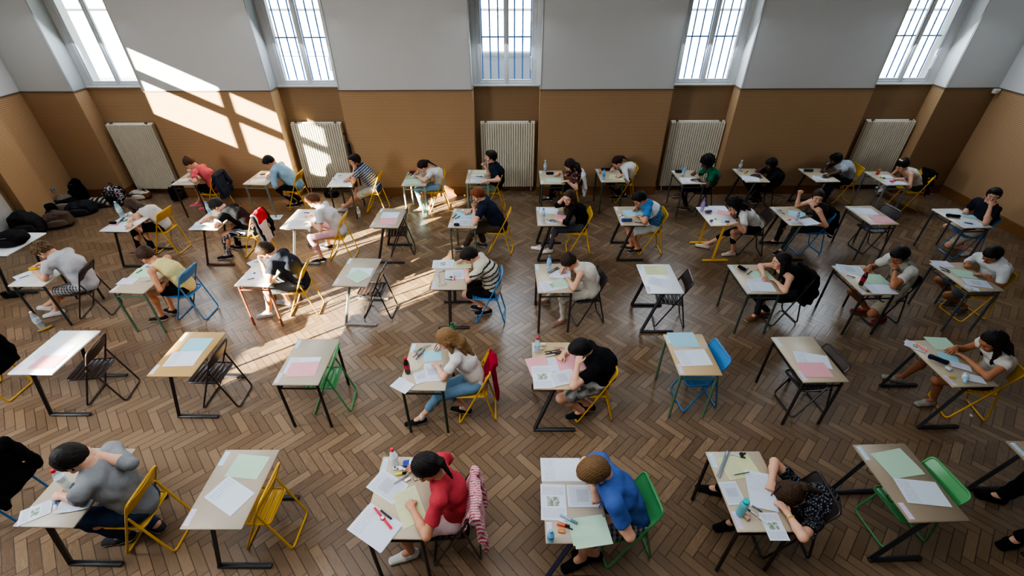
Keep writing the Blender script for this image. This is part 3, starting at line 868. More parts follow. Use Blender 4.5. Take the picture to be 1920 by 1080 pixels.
# ------------------------------------------------------------------ things on the desks
class Spot:
    pass
def P3D(u, v, z): return atz(u, v, z)
def paper(S, kind, col, u1, v1, u2, v2, ratio=.70, desc=None, name='paper_sheet', curl=.0, length=None):
    z = DESK_H + .0012 + .0016*S.n; S.n += 1
    a = atz(u1, v1, z); b = atz(u2, v2, z); L = length or np.linalg.norm(b - a); L = min(max(L, .12), .36)
    c = (a + b)/2; ang = math.atan2(b[1] - a[1], b[0] - a[0])
    me = sheet_mesh(name, L, min(L*ratio, .26), M_paper(col, kind), curl=curl, seed=int(u1*7 + v1))
    o = link(name, me, None, (c[0], c[1], z), ang)
    S.reg(o, desc, 'paper', 'sheets of exam paper on the desks'); return o
def stick(S, name, desc, cat, col, cap, u1, v1, u2, v2, r=.006, length=None, lift=0., parts=True, sq=False):
    z = DESK_H + .0022 + .0016*S.n + r
    a = atz(u1, v1, z); b = atz(u2, v2, z); L = length or np.linalg.norm(b - a); L = min(max(L, .05), .32)
    c = (a + b)/2; ang = math.atan2(b[1] - a[1], b[0] - a[0])
    t = link(name, None, None, (c[0], c[1], z), ang); t.empty_display_size = .05
    k = 4 if sq else 10
    f = .62
    g = MB(); g.tube([(-L/2, 0, 0), (-L/2 + L*f, 0, 0)], r, k); g.obj('barrel', plain(col, .4), t)
    g = MB(); g.tube([(-L/2 + L*f, 0, 0), (L/2 - r*.4, 0, 0), (L/2, 0, 0)], [r*1.12, r*1.08, r*.6], k)
    if r > .005: g.box((L*.28, 0, r*1.2), (L*.26, r*.7, r*.4))
    g.obj('cap', plain(cap, .4), t)
    S.reg(t, desc, cat); return t
def pencil(S, desc, col, u1, v1, u2, v2, length=None):
    r = .0042; z = DESK_H + .0022 + .0016*S.n + r
    a = atz(u1, v1, z); b = atz(u2, v2, z); L = length or np.linalg.norm(b - a); L = min(max(L, .07), .19); c = (a + b)/2
    t = link('pencil', None, None, (c[0], c[1], z), math.atan2(b[1] - a[1], b[0] - a[0]))
    g = MB(); g.tube([(-L/2, 0, 0), (L/2 - .022, 0, 0)], r, 6); g.obj('barrel', plain(col, .5), t)
    g = MB(); g.tube([(L/2 - .022, 0, 0), (L/2, 0, 0)], [r, .0006], 6); g.obj('point', plain('#c9a87a', .6), t)
    S.reg(t, desc, 'pencil'); return t
def slab(S, name, desc, cat, col, u, v, dims, ang=0, bev=.004, band=None, mat=None, z=None):
    zz = DESK_H + .0020 + .0016*S.n if z is None else z
    p = atz(u, v, zz + dims[2]/2)
    o = link(name, None, None, (p[0], p[1], zz), math.radians(ang)) if band else None
    g = MB(); g.box((0, 0, dims[2]/2), dims, 0, bev)
    if band:
        g.obj('body', mat or plain(col, .5), o); g = MB(); g.box((dims[0]*.12, 0, dims[2]/2), (dims[0]*.42, dims[1]*1.02, dims[2]*1.03), 0, bev); g.obj('band', plain(band, .5), o)
    else:
        o = g.obj(name, mat or plain(col, .5)); o.location = (p[0], p[1], zz); o.rotation_euler = (0, 0, math.radians(ang))
    S.reg(o, desc, cat); return o
BOT = {}
BPROF = {'water': [(.001, 0), (.030, 0), (.033, .01), (.032, .05), (.034, .09), (.032, .13), (.031, .155), (.020, .185), (.0125, .197), (.0125, .212)],
         'big': [(.001, 0), (.038, 0), (.042, .012), (.041, .07), (.043, .12), (.041, .18), (.040, .205), (.026, .25), (.014, .27), (.014, .285)],
         'cola': [(.001, 0), (.027, 0), (.031, .008), (.031, .05), (.028, .09), (.032, .125), (.030, .155), (.019, .19), (.0125, .205), (.0125, .218)],
         'sport': [(.001, 0), (.030, 0), (.035, .012), (.034, .06), (.031, .085), (.035, .11), (.034, .145), (.022, .172), (.020, .180)],
         'mini': [(.001, 0), (.026, 0), (.028, .008), (.028, .085), (.026, .10), (.015, .122), (.0115, .13), (.0115, .14)]}
def bottle(S, desc, kind, u, v, body='#cfe6f2', cap='#2f6fd0', label='#dfeefb', alpha=.35, opaque=False, z=None, lying=None, fill=None):
    key = (kind, body, cap, label, alpha, opaque, fill)
    if key in BOT: t = copy_tree(BOT[key])
    else:
        t = link('bottle', None, None); pr = BPROF[kind]; H = pr[-1][1]
        g = MB(); g.lathe(pr, n=18); g.obj('bottle_body', plain(body, .15) if opaque else M_glass(lin(body), 'clear_plastic', alpha), t)
        g = MB(); r = pr[-1][0]; g.lathe([(r*1.25, H - .012), (r*1.3, H - .008), (r*1.3, H + .010), (r*1.05, H + .014)], n=16); g.obj('cap', plain(cap, .4), t)
        if fill:
            g = MB(); fr = [(max(q[0]*.94, .001), q[1] + .002) for q in pr if q[1] < H*.62]; g.lathe(fr, n=16); g.obj('drink', plain(fill, .2) if opaque else M_glass(lin(fill), 'clear_drink', .55), t)
        if label:
            rm = max(q[0] for q in pr); g = MB(); z0, z1 = H*.36, H*.60; g.lathe([(rm*.98, z0), (rm*1.03, z0), (rm*1.03, z1), (rm*.98, z1)], n=18); g.obj('label_band', plain(label, .5), t)
        BOT[key] = t
    z0 = DESK_H + .0022 + .0016*S.n if z is None else z
    p = atz(u, v, z0)
    t.location = (p[0], p[1], z0); t.rotation_euler = (0, 0, random.uniform(0, 6))
    if lying is not None:
        rm = max(q[0] for q in BPROF[kind]); t.location = (p[0], p[1], z0 + rm); t.rotation_euler = (PI/2, 0, math.radians(lying))
    S.reg(t, desc, 'bottle'); return t
def pencil_case(S, desc, col, u, v, ang=0, L=.20, zip_='#777777'):
    z = DESK_H + .0022 + .0016*S.n; p = atz(u, v, z + .02)
    b = Blob(); b.cone((-L/2 + .025, 0, .026), (L/2 - .025, 0, .026), .034, .034, V3(0, 1, 0), .74, k=.01); b.cut((0, 0, .001), (0, 0, -1))
    o = blob_obj('pencil_case', b, .005, col, M_cloth(), None, None, (.002, 60, 5)); o.location = (p[0], p[1], z); o.rotation_euler = (0, 0, math.radians(ang))
    g = MB(); g.box((0, 0, .0505), (L*.8, .006, .005)); g.obj('zip', plain(zip_, .4, .6), o)
    S.reg(o, desc, 'pencil case'); return o
def eraser(S, desc, u, v, ang=20, col='#f2f2ee', band='#2a52b0', dims=(.052, .022, .013)): return slab(S, 'eraser', desc, 'eraser', col, u, v, dims, ang, .003, band)
def ruler(S, desc, u1, v1, u2, v2, col='#c9dbe2', wd=.035):
    z = DESK_H + .0022 + .0016*S.n; S.n += 1; a = atz(u1, v1, z); b = atz(u2, v2, z); L = min(np.linalg.norm(b - a), .32); c = (a + b)/2
    t = link('ruler', None, None, (c[0], c[1], z), math.atan2(b[1] - a[1], b[0] - a[0]))
    g = MB(); g.box((0, 0, .0015), (L, wd, .0026), 0, .0008); g.obj('blade', M_glass(lin(col), 'ruler_plastic', .6), t)
    g = MB()
    for i in range(int(L/.01)): g.box((-L/2 + .006 + i*.01, wd/2 - (.005 if i % 5 else .008), .0031), (.0012, .008 if i % 5 else .013, .0004))
    g.obj('scale_marks', plain('#30343a', .5), t); S.reg(t, desc, 'ruler'); return t
def corr_tape(S, desc, u, v, col='#e8eef2', hub='#2b6ab0', ang=15):
    z = DESK_H + .0022 + .0016*S.n; p = atz(u, v, z)
    t = link('correction_tape', None, None, (p[0], p[1], z), math.radians(ang))
    g = MB(); g.lathe([(.001, 0), (.019, 0), (.020, .003), (.020, .011), (.018, .014), (.001, .014)], n=18); g.box((.026, 0, .007), (.036, .018, .012), 0, .003); g.obj('shell', plain(col, .4), t)
    g = MB(); g.lathe([(.001, .0142), (.010, .0142), (.010, .0156), (.001, .0156)], n=14); g.obj('hub', plain(hub, .4), t); S.reg(t, desc, 'correction tape'); return t
def tissue(S, desc, u, v, col='#f3f4f5', sz=.035):
    z = DESK_H + .0022 + .0016*S.n; p = atz(u, v, z); b = Blob(); rr = random.Random(int(u*3 + v))
    for i in range(5):
        q = V3(rr.uniform(-sz, sz), rr.uniform(-sz, sz), .008 + rr.uniform(0, .014)); b.cone(q, q + V3(rr.uniform(-.02, .02), rr.uniform(-.02, .02), rr.uniform(0, .02)), .017, .012, k=.01)
    b.cut((0, 0, .001), (0, 0, -1)); o = blob_obj('crumpled_tissue', b, .004, col, M_cloth(), None, None, (.003, 130, 3)); o.location = (p[0], p[1], z); S.reg(o, desc, 'tissue'); return o
def watch(S, desc, u1, v1, u2, v2, col):
    z = DESK_H + .0028 + .0016*S.n; a = atz(u1, v1, z); b = atz(u2, v2, z); L = np.linalg.norm(b - a); c = (a + b)/2
    t = link('wristwatch', None, None, (c[0], c[1], z), math.atan2(b[1] - a[1], b[0] - a[0]))
    for x0, x1 in ((-L/2, -.015), (.015, L/2)):
        g = MB(); n = 6
        pts = [(x0 + (x1 - x0)*i/n, 0) for i in range(n + 1)]
        for i in range(n):
            zz = .004 + .006*math.sin(PI*(i + .5)/n); g.box(((pts[i][0] + pts[i+1][0])/2, 0, zz), ((x1 - x0)/n*1.1, .020, .004), 0, .001)
        g.obj('strap', plain(col, .5), t)
    g = MB(); g.lathe([(.001, .002), (.019, .002), (.021, .005), (.021, .011), (.018, .014), (.001, .014)], (0, 0, 0), 20); cs = g.obj('watch_case', plain(col, .35), t)
    g = MB(); g.lathe([(.001, .0142), (.015, .0142), (.015, .0148), (.001, .0148)], n=18); g.obj('dial', plain('#d8cfd2', .3), cs)
    S.reg(t, desc, 'watch'); return t
def cup(S, desc, u, v, col, h=.08, r=.034):
    z = DESK_H + .0022 + .0016*S.n; p = atz(u, v, z); t = link('drinking_cup', None, None, (p[0], p[1], z))
    g = MB(); g.lathe([(.001, 0), (r*.8, 0), (r*.85, .004), (r, h), (r*.93, h), (r*.8, .008), (.001, .008)], n=18); g.obj('cup_body', plain(col, .3), t)
    g = MB(); g.lathe([(r*.93, h - .004), (r*1.06, h - .004), (r*1.06, h + .003), (r*.93, h + .003)], n=18); g.obj('rim', plain(col, .3), t); S.reg(t, desc, 'cup'); return t

# ------------------------------------------------------------------ clothes over chair backs, bags
def jacket(label, ch, col, seed, colf=None, sleeves=True, front=.30, back_=.50, half=.20, sl=.45, name='jacket', h=.010, cat='jacket'):
    Mx = Matrix.Translation(ch.location) @ Matrix.Rotation(ch.rotation_euler[2], 4, 'Z')
    w = lambda x, y, z: np.array(Mx @ Vector((x, y, z)))
    lat = w(0, 1, 0) - w(0, 0, 0); b = Blob(); rr = random.Random(seed)
    y0 = rr.uniform(-.02, .02); sk = rr.uniform(-.04, .04)
    top = w(.392, y0, .853)
    b.cone(top, w(.392 - front*.36, y0 + sk*.3, .85 - front), half, half*.86, lat, .085, k=.03)
    b.cone(w(.40, y0, .853), w(.455, y0 + sk, .85 - back_), half, half*rr.uniform(.85, 1.05), lat, .13, k=.03)
    b.cone(w(.395, y0 - half*.8, .853), w(.395, y0 + half*.8, .853), .026, .026, k=.03)
    if sleeves:
        for sg in (-1, 1):
            s0 = w(.42, y0 + sg*half*.82, .835); s1 = w(.455 + rr.uniform(0, .03), y0 + sg*(half*.95 + rr.uniform(0, .02)), .84 - sl*.55); s2 = w(.46 + rr.uniform(0, .04), y0 + sg*(half*.9 + rr.uniform(-.03, .02)), .84 - sl*rr.uniform(.9, 1.1))
            b.cone(s0, s1, .055, .05, lat, .7, k=.03); b.cone(s1, s2, .05, .042, lat, .7, k=.02)
    b.cone(w(.43, y0 - half*.4, .84), w(.43, y0 + half*.4, .84), .035, .035, k=.03)
    org = np.array([ch.location[0], ch.location[1], 0.])
    inv = Mx.inverted()
    def cf(V):
        if colf is None: return np.tile(np.array(lin(col)), (len(V), 1))
        a = np.array(inv); Lc = V @ a[:3, :3].T + a[:3, 3]; return colf(Lc)
    o = blob_obj(name, b, h, col, M_cloth(), None, org, (.006, 32, seed), cf); o.location = org
    tag(o, label, cat, 'jackets and cardigans over chair backs'); return o
def backpack(label, loc, rz, col, col2, size=(.30, .20, .42), tilt=0., lying=False, colf=None, seed=1, group='bags piled in the corner', name='backpack'):
    W, D, Hh = size; b = Blob(); rr = random.Random(seed*13 + 5)
    def boxy(x0, z0, x1, z1, r): b.cone((x0, 0, z0), (x1, 0, z1), r, r*.9, V3(0, 1, 0), .62, k=.04)
    r = D*.5; top_ = Hh - r*.5
    for xx in (-1, -.45, .1, .6, 1):                       # upright soft panels side by side, sagging unevenly at the top
        x = xx*(W*.5 - r*.62); sag = rr.uniform(.72, 1.0)*(1 if abs(xx) < .9 else .86)
        boxy(x, r*.62, x*.92 + rr.uniform(-.02, .02), max(top_*sag, r*.7), r)
    b.cut((0, 0, .002), (0, 0, -1))
    o = blob_obj(name, b, .012, col, M_cloth(), None, None, (.010, 24, seed), colf)
    q = Blob(); q.cone((0, -D*.5, Hh*.22), (0, -D*.5, Hh*.42), W*.34, W*.30, V3(1, 0, 0), .26, k=.03); blob_obj('front_pocket', q, .010, col2, M_cloth(), o)
    g = MB()
    for sg in (-1, 1): g.tube(corner([(sg*W*.22, D*.36, Hh*.80), (sg*W*.26, D*.66, Hh*.55), (sg*W*.28, D*.40, Hh*.14)], .06), .013, 6)
    g.obj('shoulder_strap', plain(col2, .8), o)
    g = MB(); g.tube(corner([(-.04, D*.1, Hh*.86), (-.04, D*.1, Hh*.96), (.04, D*.1, Hh*.96), (.04, D*.1, Hh*.86)], .025), .008, 6); g.obj('top_handle', plain(col2, .8), o)
    g = MB(); g.tube([(-W*.36, -D*.28, Hh*.66), (0, -D*.47, Hh*.72), (W*.36, -D*.28, Hh*.66)], .004, 5); g.obj('zip', plain('#8a8a8a', .4, .6), o)
    o.location = loc; o.rotation_euler = (math.radians(tilt), 0, math.radians(rz)); tag(o, label, 'bag', group); return o
# ------------------------------------------------------------------ the hall
SL = .030; Y0 = 9.97
def wy(x, d=0.): return Y0 + SL*x + d
PANEL_H, CEIL = 2.295, 5.6
XL, XR, YF = -10.15, 9.80, -5.5
NICHES = [tuple(round(x*wy(x)/10, 3) for x in q) for q in ((-9.36, -7.90), (-5.20, -3.78), (-1.02, .375), (3.08, 4.43), (7.10, 8.49))]
ND = .36
m_plaster = M_plaster((.66, .665, .66)); m_panel = M_panel(); m_trim = plain('#6b5a48', .6); m_base = M_wood('#7d5430', '#8d6239', .5, 1, 0)
def quadwall(mb, p, q, z0, z1): mb.add([(*p, z0), (*q, z0), (*q, z1), (*p, z1)], [(0, 1, 2, 3)])
prof = [(XL - .2, wy(XL - .2))]
for a, b in NICHES: prof += [(a, wy(a)), (a, wy(a, ND)), (b, wy(b, ND)), (b, wy(b))]
prof.append((XR + .2, wy(XR + .2)))
WIN = [((a + b)/2 - .60, (a + b)/2 + .60) for a, b in NICHES]
WZ0, WZ1 = 2.33, 5.35
g = MB(); g2 = MB(); gp = MB(); gd = MB(); tr = MB(); bb = MB(); sill = MB()
for i in range(len(prof) - 1):
    p, q = prof[i], prof[i+1]; k = (i - 2) % 4
    niche_back = any(abs(p[0] - a) < 1e-6 and abs(q[0] - b) < 1e-6 for a, b in NICHES)
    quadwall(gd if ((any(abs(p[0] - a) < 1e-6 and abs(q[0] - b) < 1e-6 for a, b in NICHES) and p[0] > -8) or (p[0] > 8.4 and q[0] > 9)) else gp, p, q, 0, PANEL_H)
    d = np.array([q[0] - p[0], q[1] - p[1]]); d /= np.linalg.norm(d); nrm2 = np.array([-d[1], d[0]]); off = nrm2*.014
    e0 = .02 if (niche_back or (abs(d[0]) < .2 and d[1] < 0)) else 0; e1 = .02 if (niche_back or (abs(d[0]) < .2 and d[1] > 0)) else 0; P2 = tuple(np.array(p) + off - d*e0); Q2 = tuple(np.array(q) + off + d*e1)
    if niche_back:
        a, b = WIN[[n[0] for n in NICHES].index(p[0])]
        A = (a, wy(a, ND) + .014); B = (b, wy(b, ND) + .014)
        quadwall(g, P2, A, PANEL_H, CEIL); quadwall(g, B, Q2, PANEL_H, CEIL)
        quadwall(g, A, B, PANEL_H, WZ0); quadwall(g, A, B, WZ1, CEIL)
        for E_, s_ in ((A, 1), (B, -1)):               # reveals behind the window plane
            quadwall(g, E_, (E_[0], E_[1] + .30), WZ0, WZ1)
        sill.box(((p[0] + q[0])/2, wy((p[0] + q[0])/2, ND) - .01, PANEL_H + .02), (q[0] - p[0], .05, .035), math.atan(SL), .006)
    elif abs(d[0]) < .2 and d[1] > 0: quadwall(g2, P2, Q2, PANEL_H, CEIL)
    else: quadwall(g, P2, Q2, PANEL_H, CEIL)
    c = (np.array(p) + np.array(q))/2; L = np.linalg.norm(np.array(q) - np.array(p)); an = math.atan2(d[1], d[0])
    tr.box((c[0] + off[0]*.2, c[1] + off[1]*.2, PANEL_H + .004), (L + .004, .030, .022), an)
    bb.box((c[0] - off[0]*.5, c[1] - off[1]*.5, .105), (L + .004, .022, .21), an)
wb = g.obj('wall_back', m_plaster, None, False); struct(wb); struct(g2.obj('wall_back_reveals', M_plaster((.36, .37, .37)), None, False)).name = 'trim_7'  # trim_7: shade on right-facing niche sides put into a greyer plaster
struct(gp.obj('wall_back_panelling', m_panel, None, False)).name = 'trim_1'; struct(gd.obj('trim_8', M_panel(.66), None, False))  # trim_8: shade in the niches and on the right pier painted as darker panel
struct(tr.obj('trim_2', m_trim)); struct(bb.obj('baseboard_back', m_base)); struct(sill.obj('trim_3', plain('#b9b7b0', .5)))
# side walls, with the daylight openings high in the left wall
SUNW = [(6.40, 7.60), (5.12, 6.20), (1.95, 2.95), (1.42, 1.80), (-1.36, .20)]
SUNZ = [(3.10, 3.74), (3.95, 4.33)]
def wall_holes(mb, x, ys, zs, holes):
    yb = sorted({ys[0], ys[1], *[h[0] for h in holes], *[h[1] for h in holes]}); zb = sorted({zs[0], zs[1], *[h[2] for h in holes], *[h[3] for h in holes]})
    for y0, y1 in zip(yb, yb[1:]):
        for z0, z1 in zip(zb, zb[1:]):
            cy, cz = (y0 + y1)/2, (z0 + z1)/2
            if any(h[0] < cy < h[1] and h[2] < cz < h[3] for h in holes): continue
            mb.add([(x, y0, z0), (x, y1, z0), (x, y1, z1), (x, y0, z1)], [(0, 1, 2, 3)])
g = MB(); wall_holes(g, XL, (YF, wy(XL) + .2), (PANEL_H, CEIL), [(a, b, c, d) for a, b in SUNW for c, d in SUNZ]); struct(g.obj('wall_left', m_plaster, None, False))
g = MB(); wall_holes(g, XL + .014, (YF, wy(XL) + .2), (0, PANEL_H), []); g.box((XL - .05, 8.55, PANEL_H/2), (.50, .62, PANEL_H)); struct(g.obj('trim_4', m_panel, None, False))
g = MB(); wall_holes(g, XR, (YF, wy(XR) + .2), (PANEL_H, CEIL), []); struct(g.obj('wall_right', m_plaster, None, False))
g = MB(); wall_holes(g, XR - .014, (YF, wy(XR) + .2), (0, PANEL_H), []); struct(g.obj('trim_5', m_panel, None, False))
g = MB()
for xx in (XL + .012, XR - .012): g.box((xx, (YF + wy(xx))/2, PANEL_H + .004), (.034, wy(xx) - YF, .022))
struct(g.obj('trim_6', m_trim))
g = MB(); g.box((XL + .022, (YF + wy(XL))/2, .105), (.022, wy(XL) - YF, .21)); struct(g.obj('baseboard_left', m_base))
g = MB(); g.box((XR - .022, (YF + wy(XR))/2, .105), (.022, wy(XR) - YF, .21)); struct(g.obj('baseboard_right', m_base))
g = MB(); g.add([(XL, YF, 0), (XR, YF, 0), (XR, YF, CEIL), (XL, YF, CEIL)], [(0, 1, 2, 3)]); struct(g.obj('wall_front', m_plaster, None, False))
g = MB(); g.add([(XL - .3, YF, 0), (XR + .3, YF, 0), (XR + .3, 10.8, 0), (XL - .3, 10.8, 0)], [(0, 1, 2, 3)]); fl = struct(g.obj('floor', M_parquet(), None, False))
g = MB(); g.add([(XL - .1, YF, CEIL), (XL - .1, 10.7, CEIL), (XR + .1, 10.7, CEIL), (XR + .1, YF, CEIL)], [(0, 1, 2, 3)]); struct(g.obj('ceiling', M_plaster((.7, .7, .68)), None, False))

# windows: painted timber casements, each with frame, two sashes, panes, handle and outside bars
m_frame = plain('#c9ccd0', .45); m_bar = plain('#4268ad', .6); m_pane = M_pane()
for i, (a, b) in enumerate(WIN):
    xc = (a + b)/2; wroot = link('window_%d' % (i + 1), None, None, (xc, wy(xc, ND) + .05, 0), math.atan(SL)); struct(wroot)
    W = b - a; z0, z1 = WZ0, WZ1
    def fr(name, x0, x1, zz0, zz1, t, dep, y=0., mat=m_frame):
        g = MB()
        g.box((x0 + t/2, y, (zz0 + zz1)/2), (t, dep, zz1 - zz0), 0, .004); g.box((x1 - t/2, y, (zz0 + zz1)/2), (t, dep, zz1 - zz0), 0, .004)
        g.box(((x0 + x1)/2, y, zz0 + t/2), (x1 - x0 - 2*t, dep, t), 0, .004); g.box(((x0 + x1)/2, y, zz1 - t/2), (x1 - x0 - 2*t, dep, t), 0, .004)
        return g.obj(name, mat, wroot)
    fr('window_frame', -W/2, W/2, z0, z1, .055, .09)
    for sx in (-1, 1):
        x0, x1 = (-W/2 + .05, -.004) if sx < 0 else (.004, W/2 - .05)
        sh = fr('sash', x0, x1, z0 + .05, z1 - .05, .045, .05, -.012)
        g = MB(); g.add([(x0 + .04, -.005, z0 + .09), (x1 - .04, -.005, z0 + .09), (x1 - .04, -.005, z1 - .09), (x0 + .04, -.005, z1 - .09)], [(0, 1, 2, 3)]); p = g.obj('pane', m_pane, wroot, False)
        p.parent = sh
    g = MB(); g.box((0, -.045, (z0 + z1)/2), (.05, .03, z1 - z0 - .1), 0, .006); g.obj('mullion', m_frame, wroot)
    g = MB(); g.tube(corner([(.50, -.03, 2.62), (.50, -.075, 2.62), (.50, -.075, 2.85), (.50, -.03, 2.85)], .02), .011, 6); g.obj('window_handle', plain('#d8d8d4', .3), wroot)
    if i > 0:
        g = MB()
        for k in range(7): g.tube([(-W/2 + .10 + k*(W - .2)/6, .16, z0), (-W/2 + .10 + k*(W - .2)/6, .16, z1)], .015, 6)
        for zz in (3.19, 4.3): g.box((0, .16, zz), (W, .012, .026))
        g.obj('security_bars', m_bar, wroot)

# radiators: tall column radiators standing in each niche
m_rad = plain('#ddd6c3', .45)
RN = ['cream tall radiator at far left, pale flat front', 'cream ribbed radiator crossed by the sun patch', 'cream ribbed radiator behind the boy in navy T-shirt, middle of the wall', 'cream ribbed radiator behind the student with black afro hair', 'cream ribbed radiator at far right under the last window']
for i, (a, b) in enumerate(NICHES):
    x0, x1 = [tuple(x*(wy(x, ND) - .1)/10.23 for x in q) for q in ((-9.22, -8.18), (-5.08, -3.96), (-.90, .30), (3.24, 4.40), (7.40, 8.42))][i]
    xc = (x0 + x1)/2; r = thing('radiator', RN[i], 'radiator', (xc, wy(xc, ND) - .10, 0), math.atan(SL), 'tall radiators in the wall niches'); W = x1 - x0
    zb, zt = .09, 1.60
    g = MB(); g.box((0, .045, (zb + zt)/2), (W, .05, zt - zb), 0, .01); g.obj('back_panel', m_rad, r)
    g = MB(); n = int(W/.050)
    for k in range(n):
        x = -W/2 + (k + .5)*W/n; g.box((x, -.008, (zb + zt)/2), (W/n*(.93 if i == 0 else .79), .06, zt - zb - .03), 0, .012)
    g.obj('ribs', m_rad, r)
    g = MB(); g.tube([(W/2 - .06, .0, zb), (W/2 - .06, .0, .0)], .014, 8); g.tube([(-W/2 + .06, .0, zb), (-W/2 + .06, .0, .0)], .014, 8); g.obj('pipe', m_rad, r)
    g = MB(); g.box((-W/2 + .12, .0, zt + .008), (.05, .05, .022), 0, .004); g.box((W/2 - .12, 0, zt + .008), (.05, .05, .022), 0, .004); g.obj('bracket', plain('#5b4a3c', .6), r)
dr = link('door_1', None, None, (XL + .03, 7.62, 0)); struct(dr); g = MB(); g.box((0, 0, 1.03), (.05, 1.04, 2.06), 0, .006); g.obj('door_leaf', plain('#b4b4b1', .5), dr); g = MB(); g.tube(corner([(.02, -.42, 1.02), (.075, -.42, 1.02), (.075, -.30, 1.02)], .02), .010, 6); g.obj('door_handle', plain('#8a8a88', .3, .7), dr)
# small fittings
o = thing('alarm_sensor', 'small white sensor box in the right wall corner', 'sensor', tuple(aty(1868, 171, wy(9.6) - .06)))
g = MB(); g.box((0, 0, 0), (.12, .08, .09), 0, .012); g.obj('housing', plain('#dcd9cf', .4), o); g = MB(); g.box((.02, -.041, -.01), (.05, .006, .04), 0, .002); g.obj('lens', plain('#b8b6ae', .2), o)
o = thing('wall_socket', 'pale electrical socket on the left panelled wall', 'socket', (XL + .03, float((9.15)), .42)); g = MB(); g.box((0, 0, 0), (.018, .09, .09), 0, .004); g.obj('plate', plain('#8e9698', .4), o); g = MB(); g.box((.011, 0, 0), (.006, .05, .05), 0, .002); g.obj('insert', plain('#6f777a', .4), o)
p = aty(648, 245, wy(-3.75) - .05)
o = thing('umbrella', 'black folded umbrella hanging beside the sunlit radiator', 'umbrella', (float(p[0]), float(p[1]), .62))
g = MB(); g.tube([(0, 0, 0), (.0, 0, .35), (-.01, 0, .62), (-.01, 0, .66)], [.012, .035, .045, .012], 8); g.obj('canopy', plain('#17161a', .8), o)
g = MB(); g.tube(corner([(-.01, 0, .66), (-.012, 0, .84), (-.06, 0, .86), (-.06, 0, .80)], .03), .011, 6); g.obj('handle', plain('#2a211d', .4), o)

# outside: yard and the building across the street
g = MB(); g.add([(-40, 10.9, -.2), (40, 10.9, -.2), (40, 60, -.2), (-40, 60, -.2)], [(0, 1, 2, 3)]); o = struct(g.obj('ground_outside', plain('#a9a79f', .9)));
bd = thing('building', 'pale building across the yard seen through the windows', 'building', (0, 24, -.2))
m_fac = plain('#b4bbc6', .9, scale=1.5)
g = MB(); wl = [(x, z) for x in range(-26, 27, 4) for z in (3.6,)]
g.add([(-30, 0, 0), (30, 0, 0), (30, 0, 9), (-30, 0, 9)], [(0, 1, 2, 3)]); g.obj('facade', m_fac, bd, False)
for x, z in wl:
    g = MB(); g.box((x, -.03, z + .8), (1.2, .08, 1.7)); w = g.obj('house_window', plain('#6f8296', .2), bd)
    g = MB(); g.box((x, -.10, z - .10), (1.5, .2, .12)); g.obj('house_sill', m_fac, bd)
g = MB(); g.box((0, -.1, 3.0), (60, .2, .18)); g.obj('ledge', plain('#cfd6da', .9), bd)
yw = thing('yard_wall', 'low pale boundary wall outside the middle window', 'wall', (.3, 15.5, -.2)); g = MB(); g.box((-2.6, 0, 1.0), (11, .25, 2.6)); g.obj('masonry', plain('#c5cfdc', .9, scale=2), yw); g = MB(); g.box((-2.6, 0, 2.34), (11.1, .35, .08)); g.obj('coping', plain('#c2c8cc', .9), yw)
# ------------------------------------------------------------------ seats: desks, chairs
REG = []
class Spot:
    def __init__(s, on, c, ang): s.on, s.c, s.ang, s.n = on, c, ang, 0
    def reg(s, o, desc, cat, group=None):
        REG.append((o, desc, s.on, cat, group))
GREY, BLK, BRN, GRN = '#85888a', '#26262a', '#3b2a22', '#4f6a58'
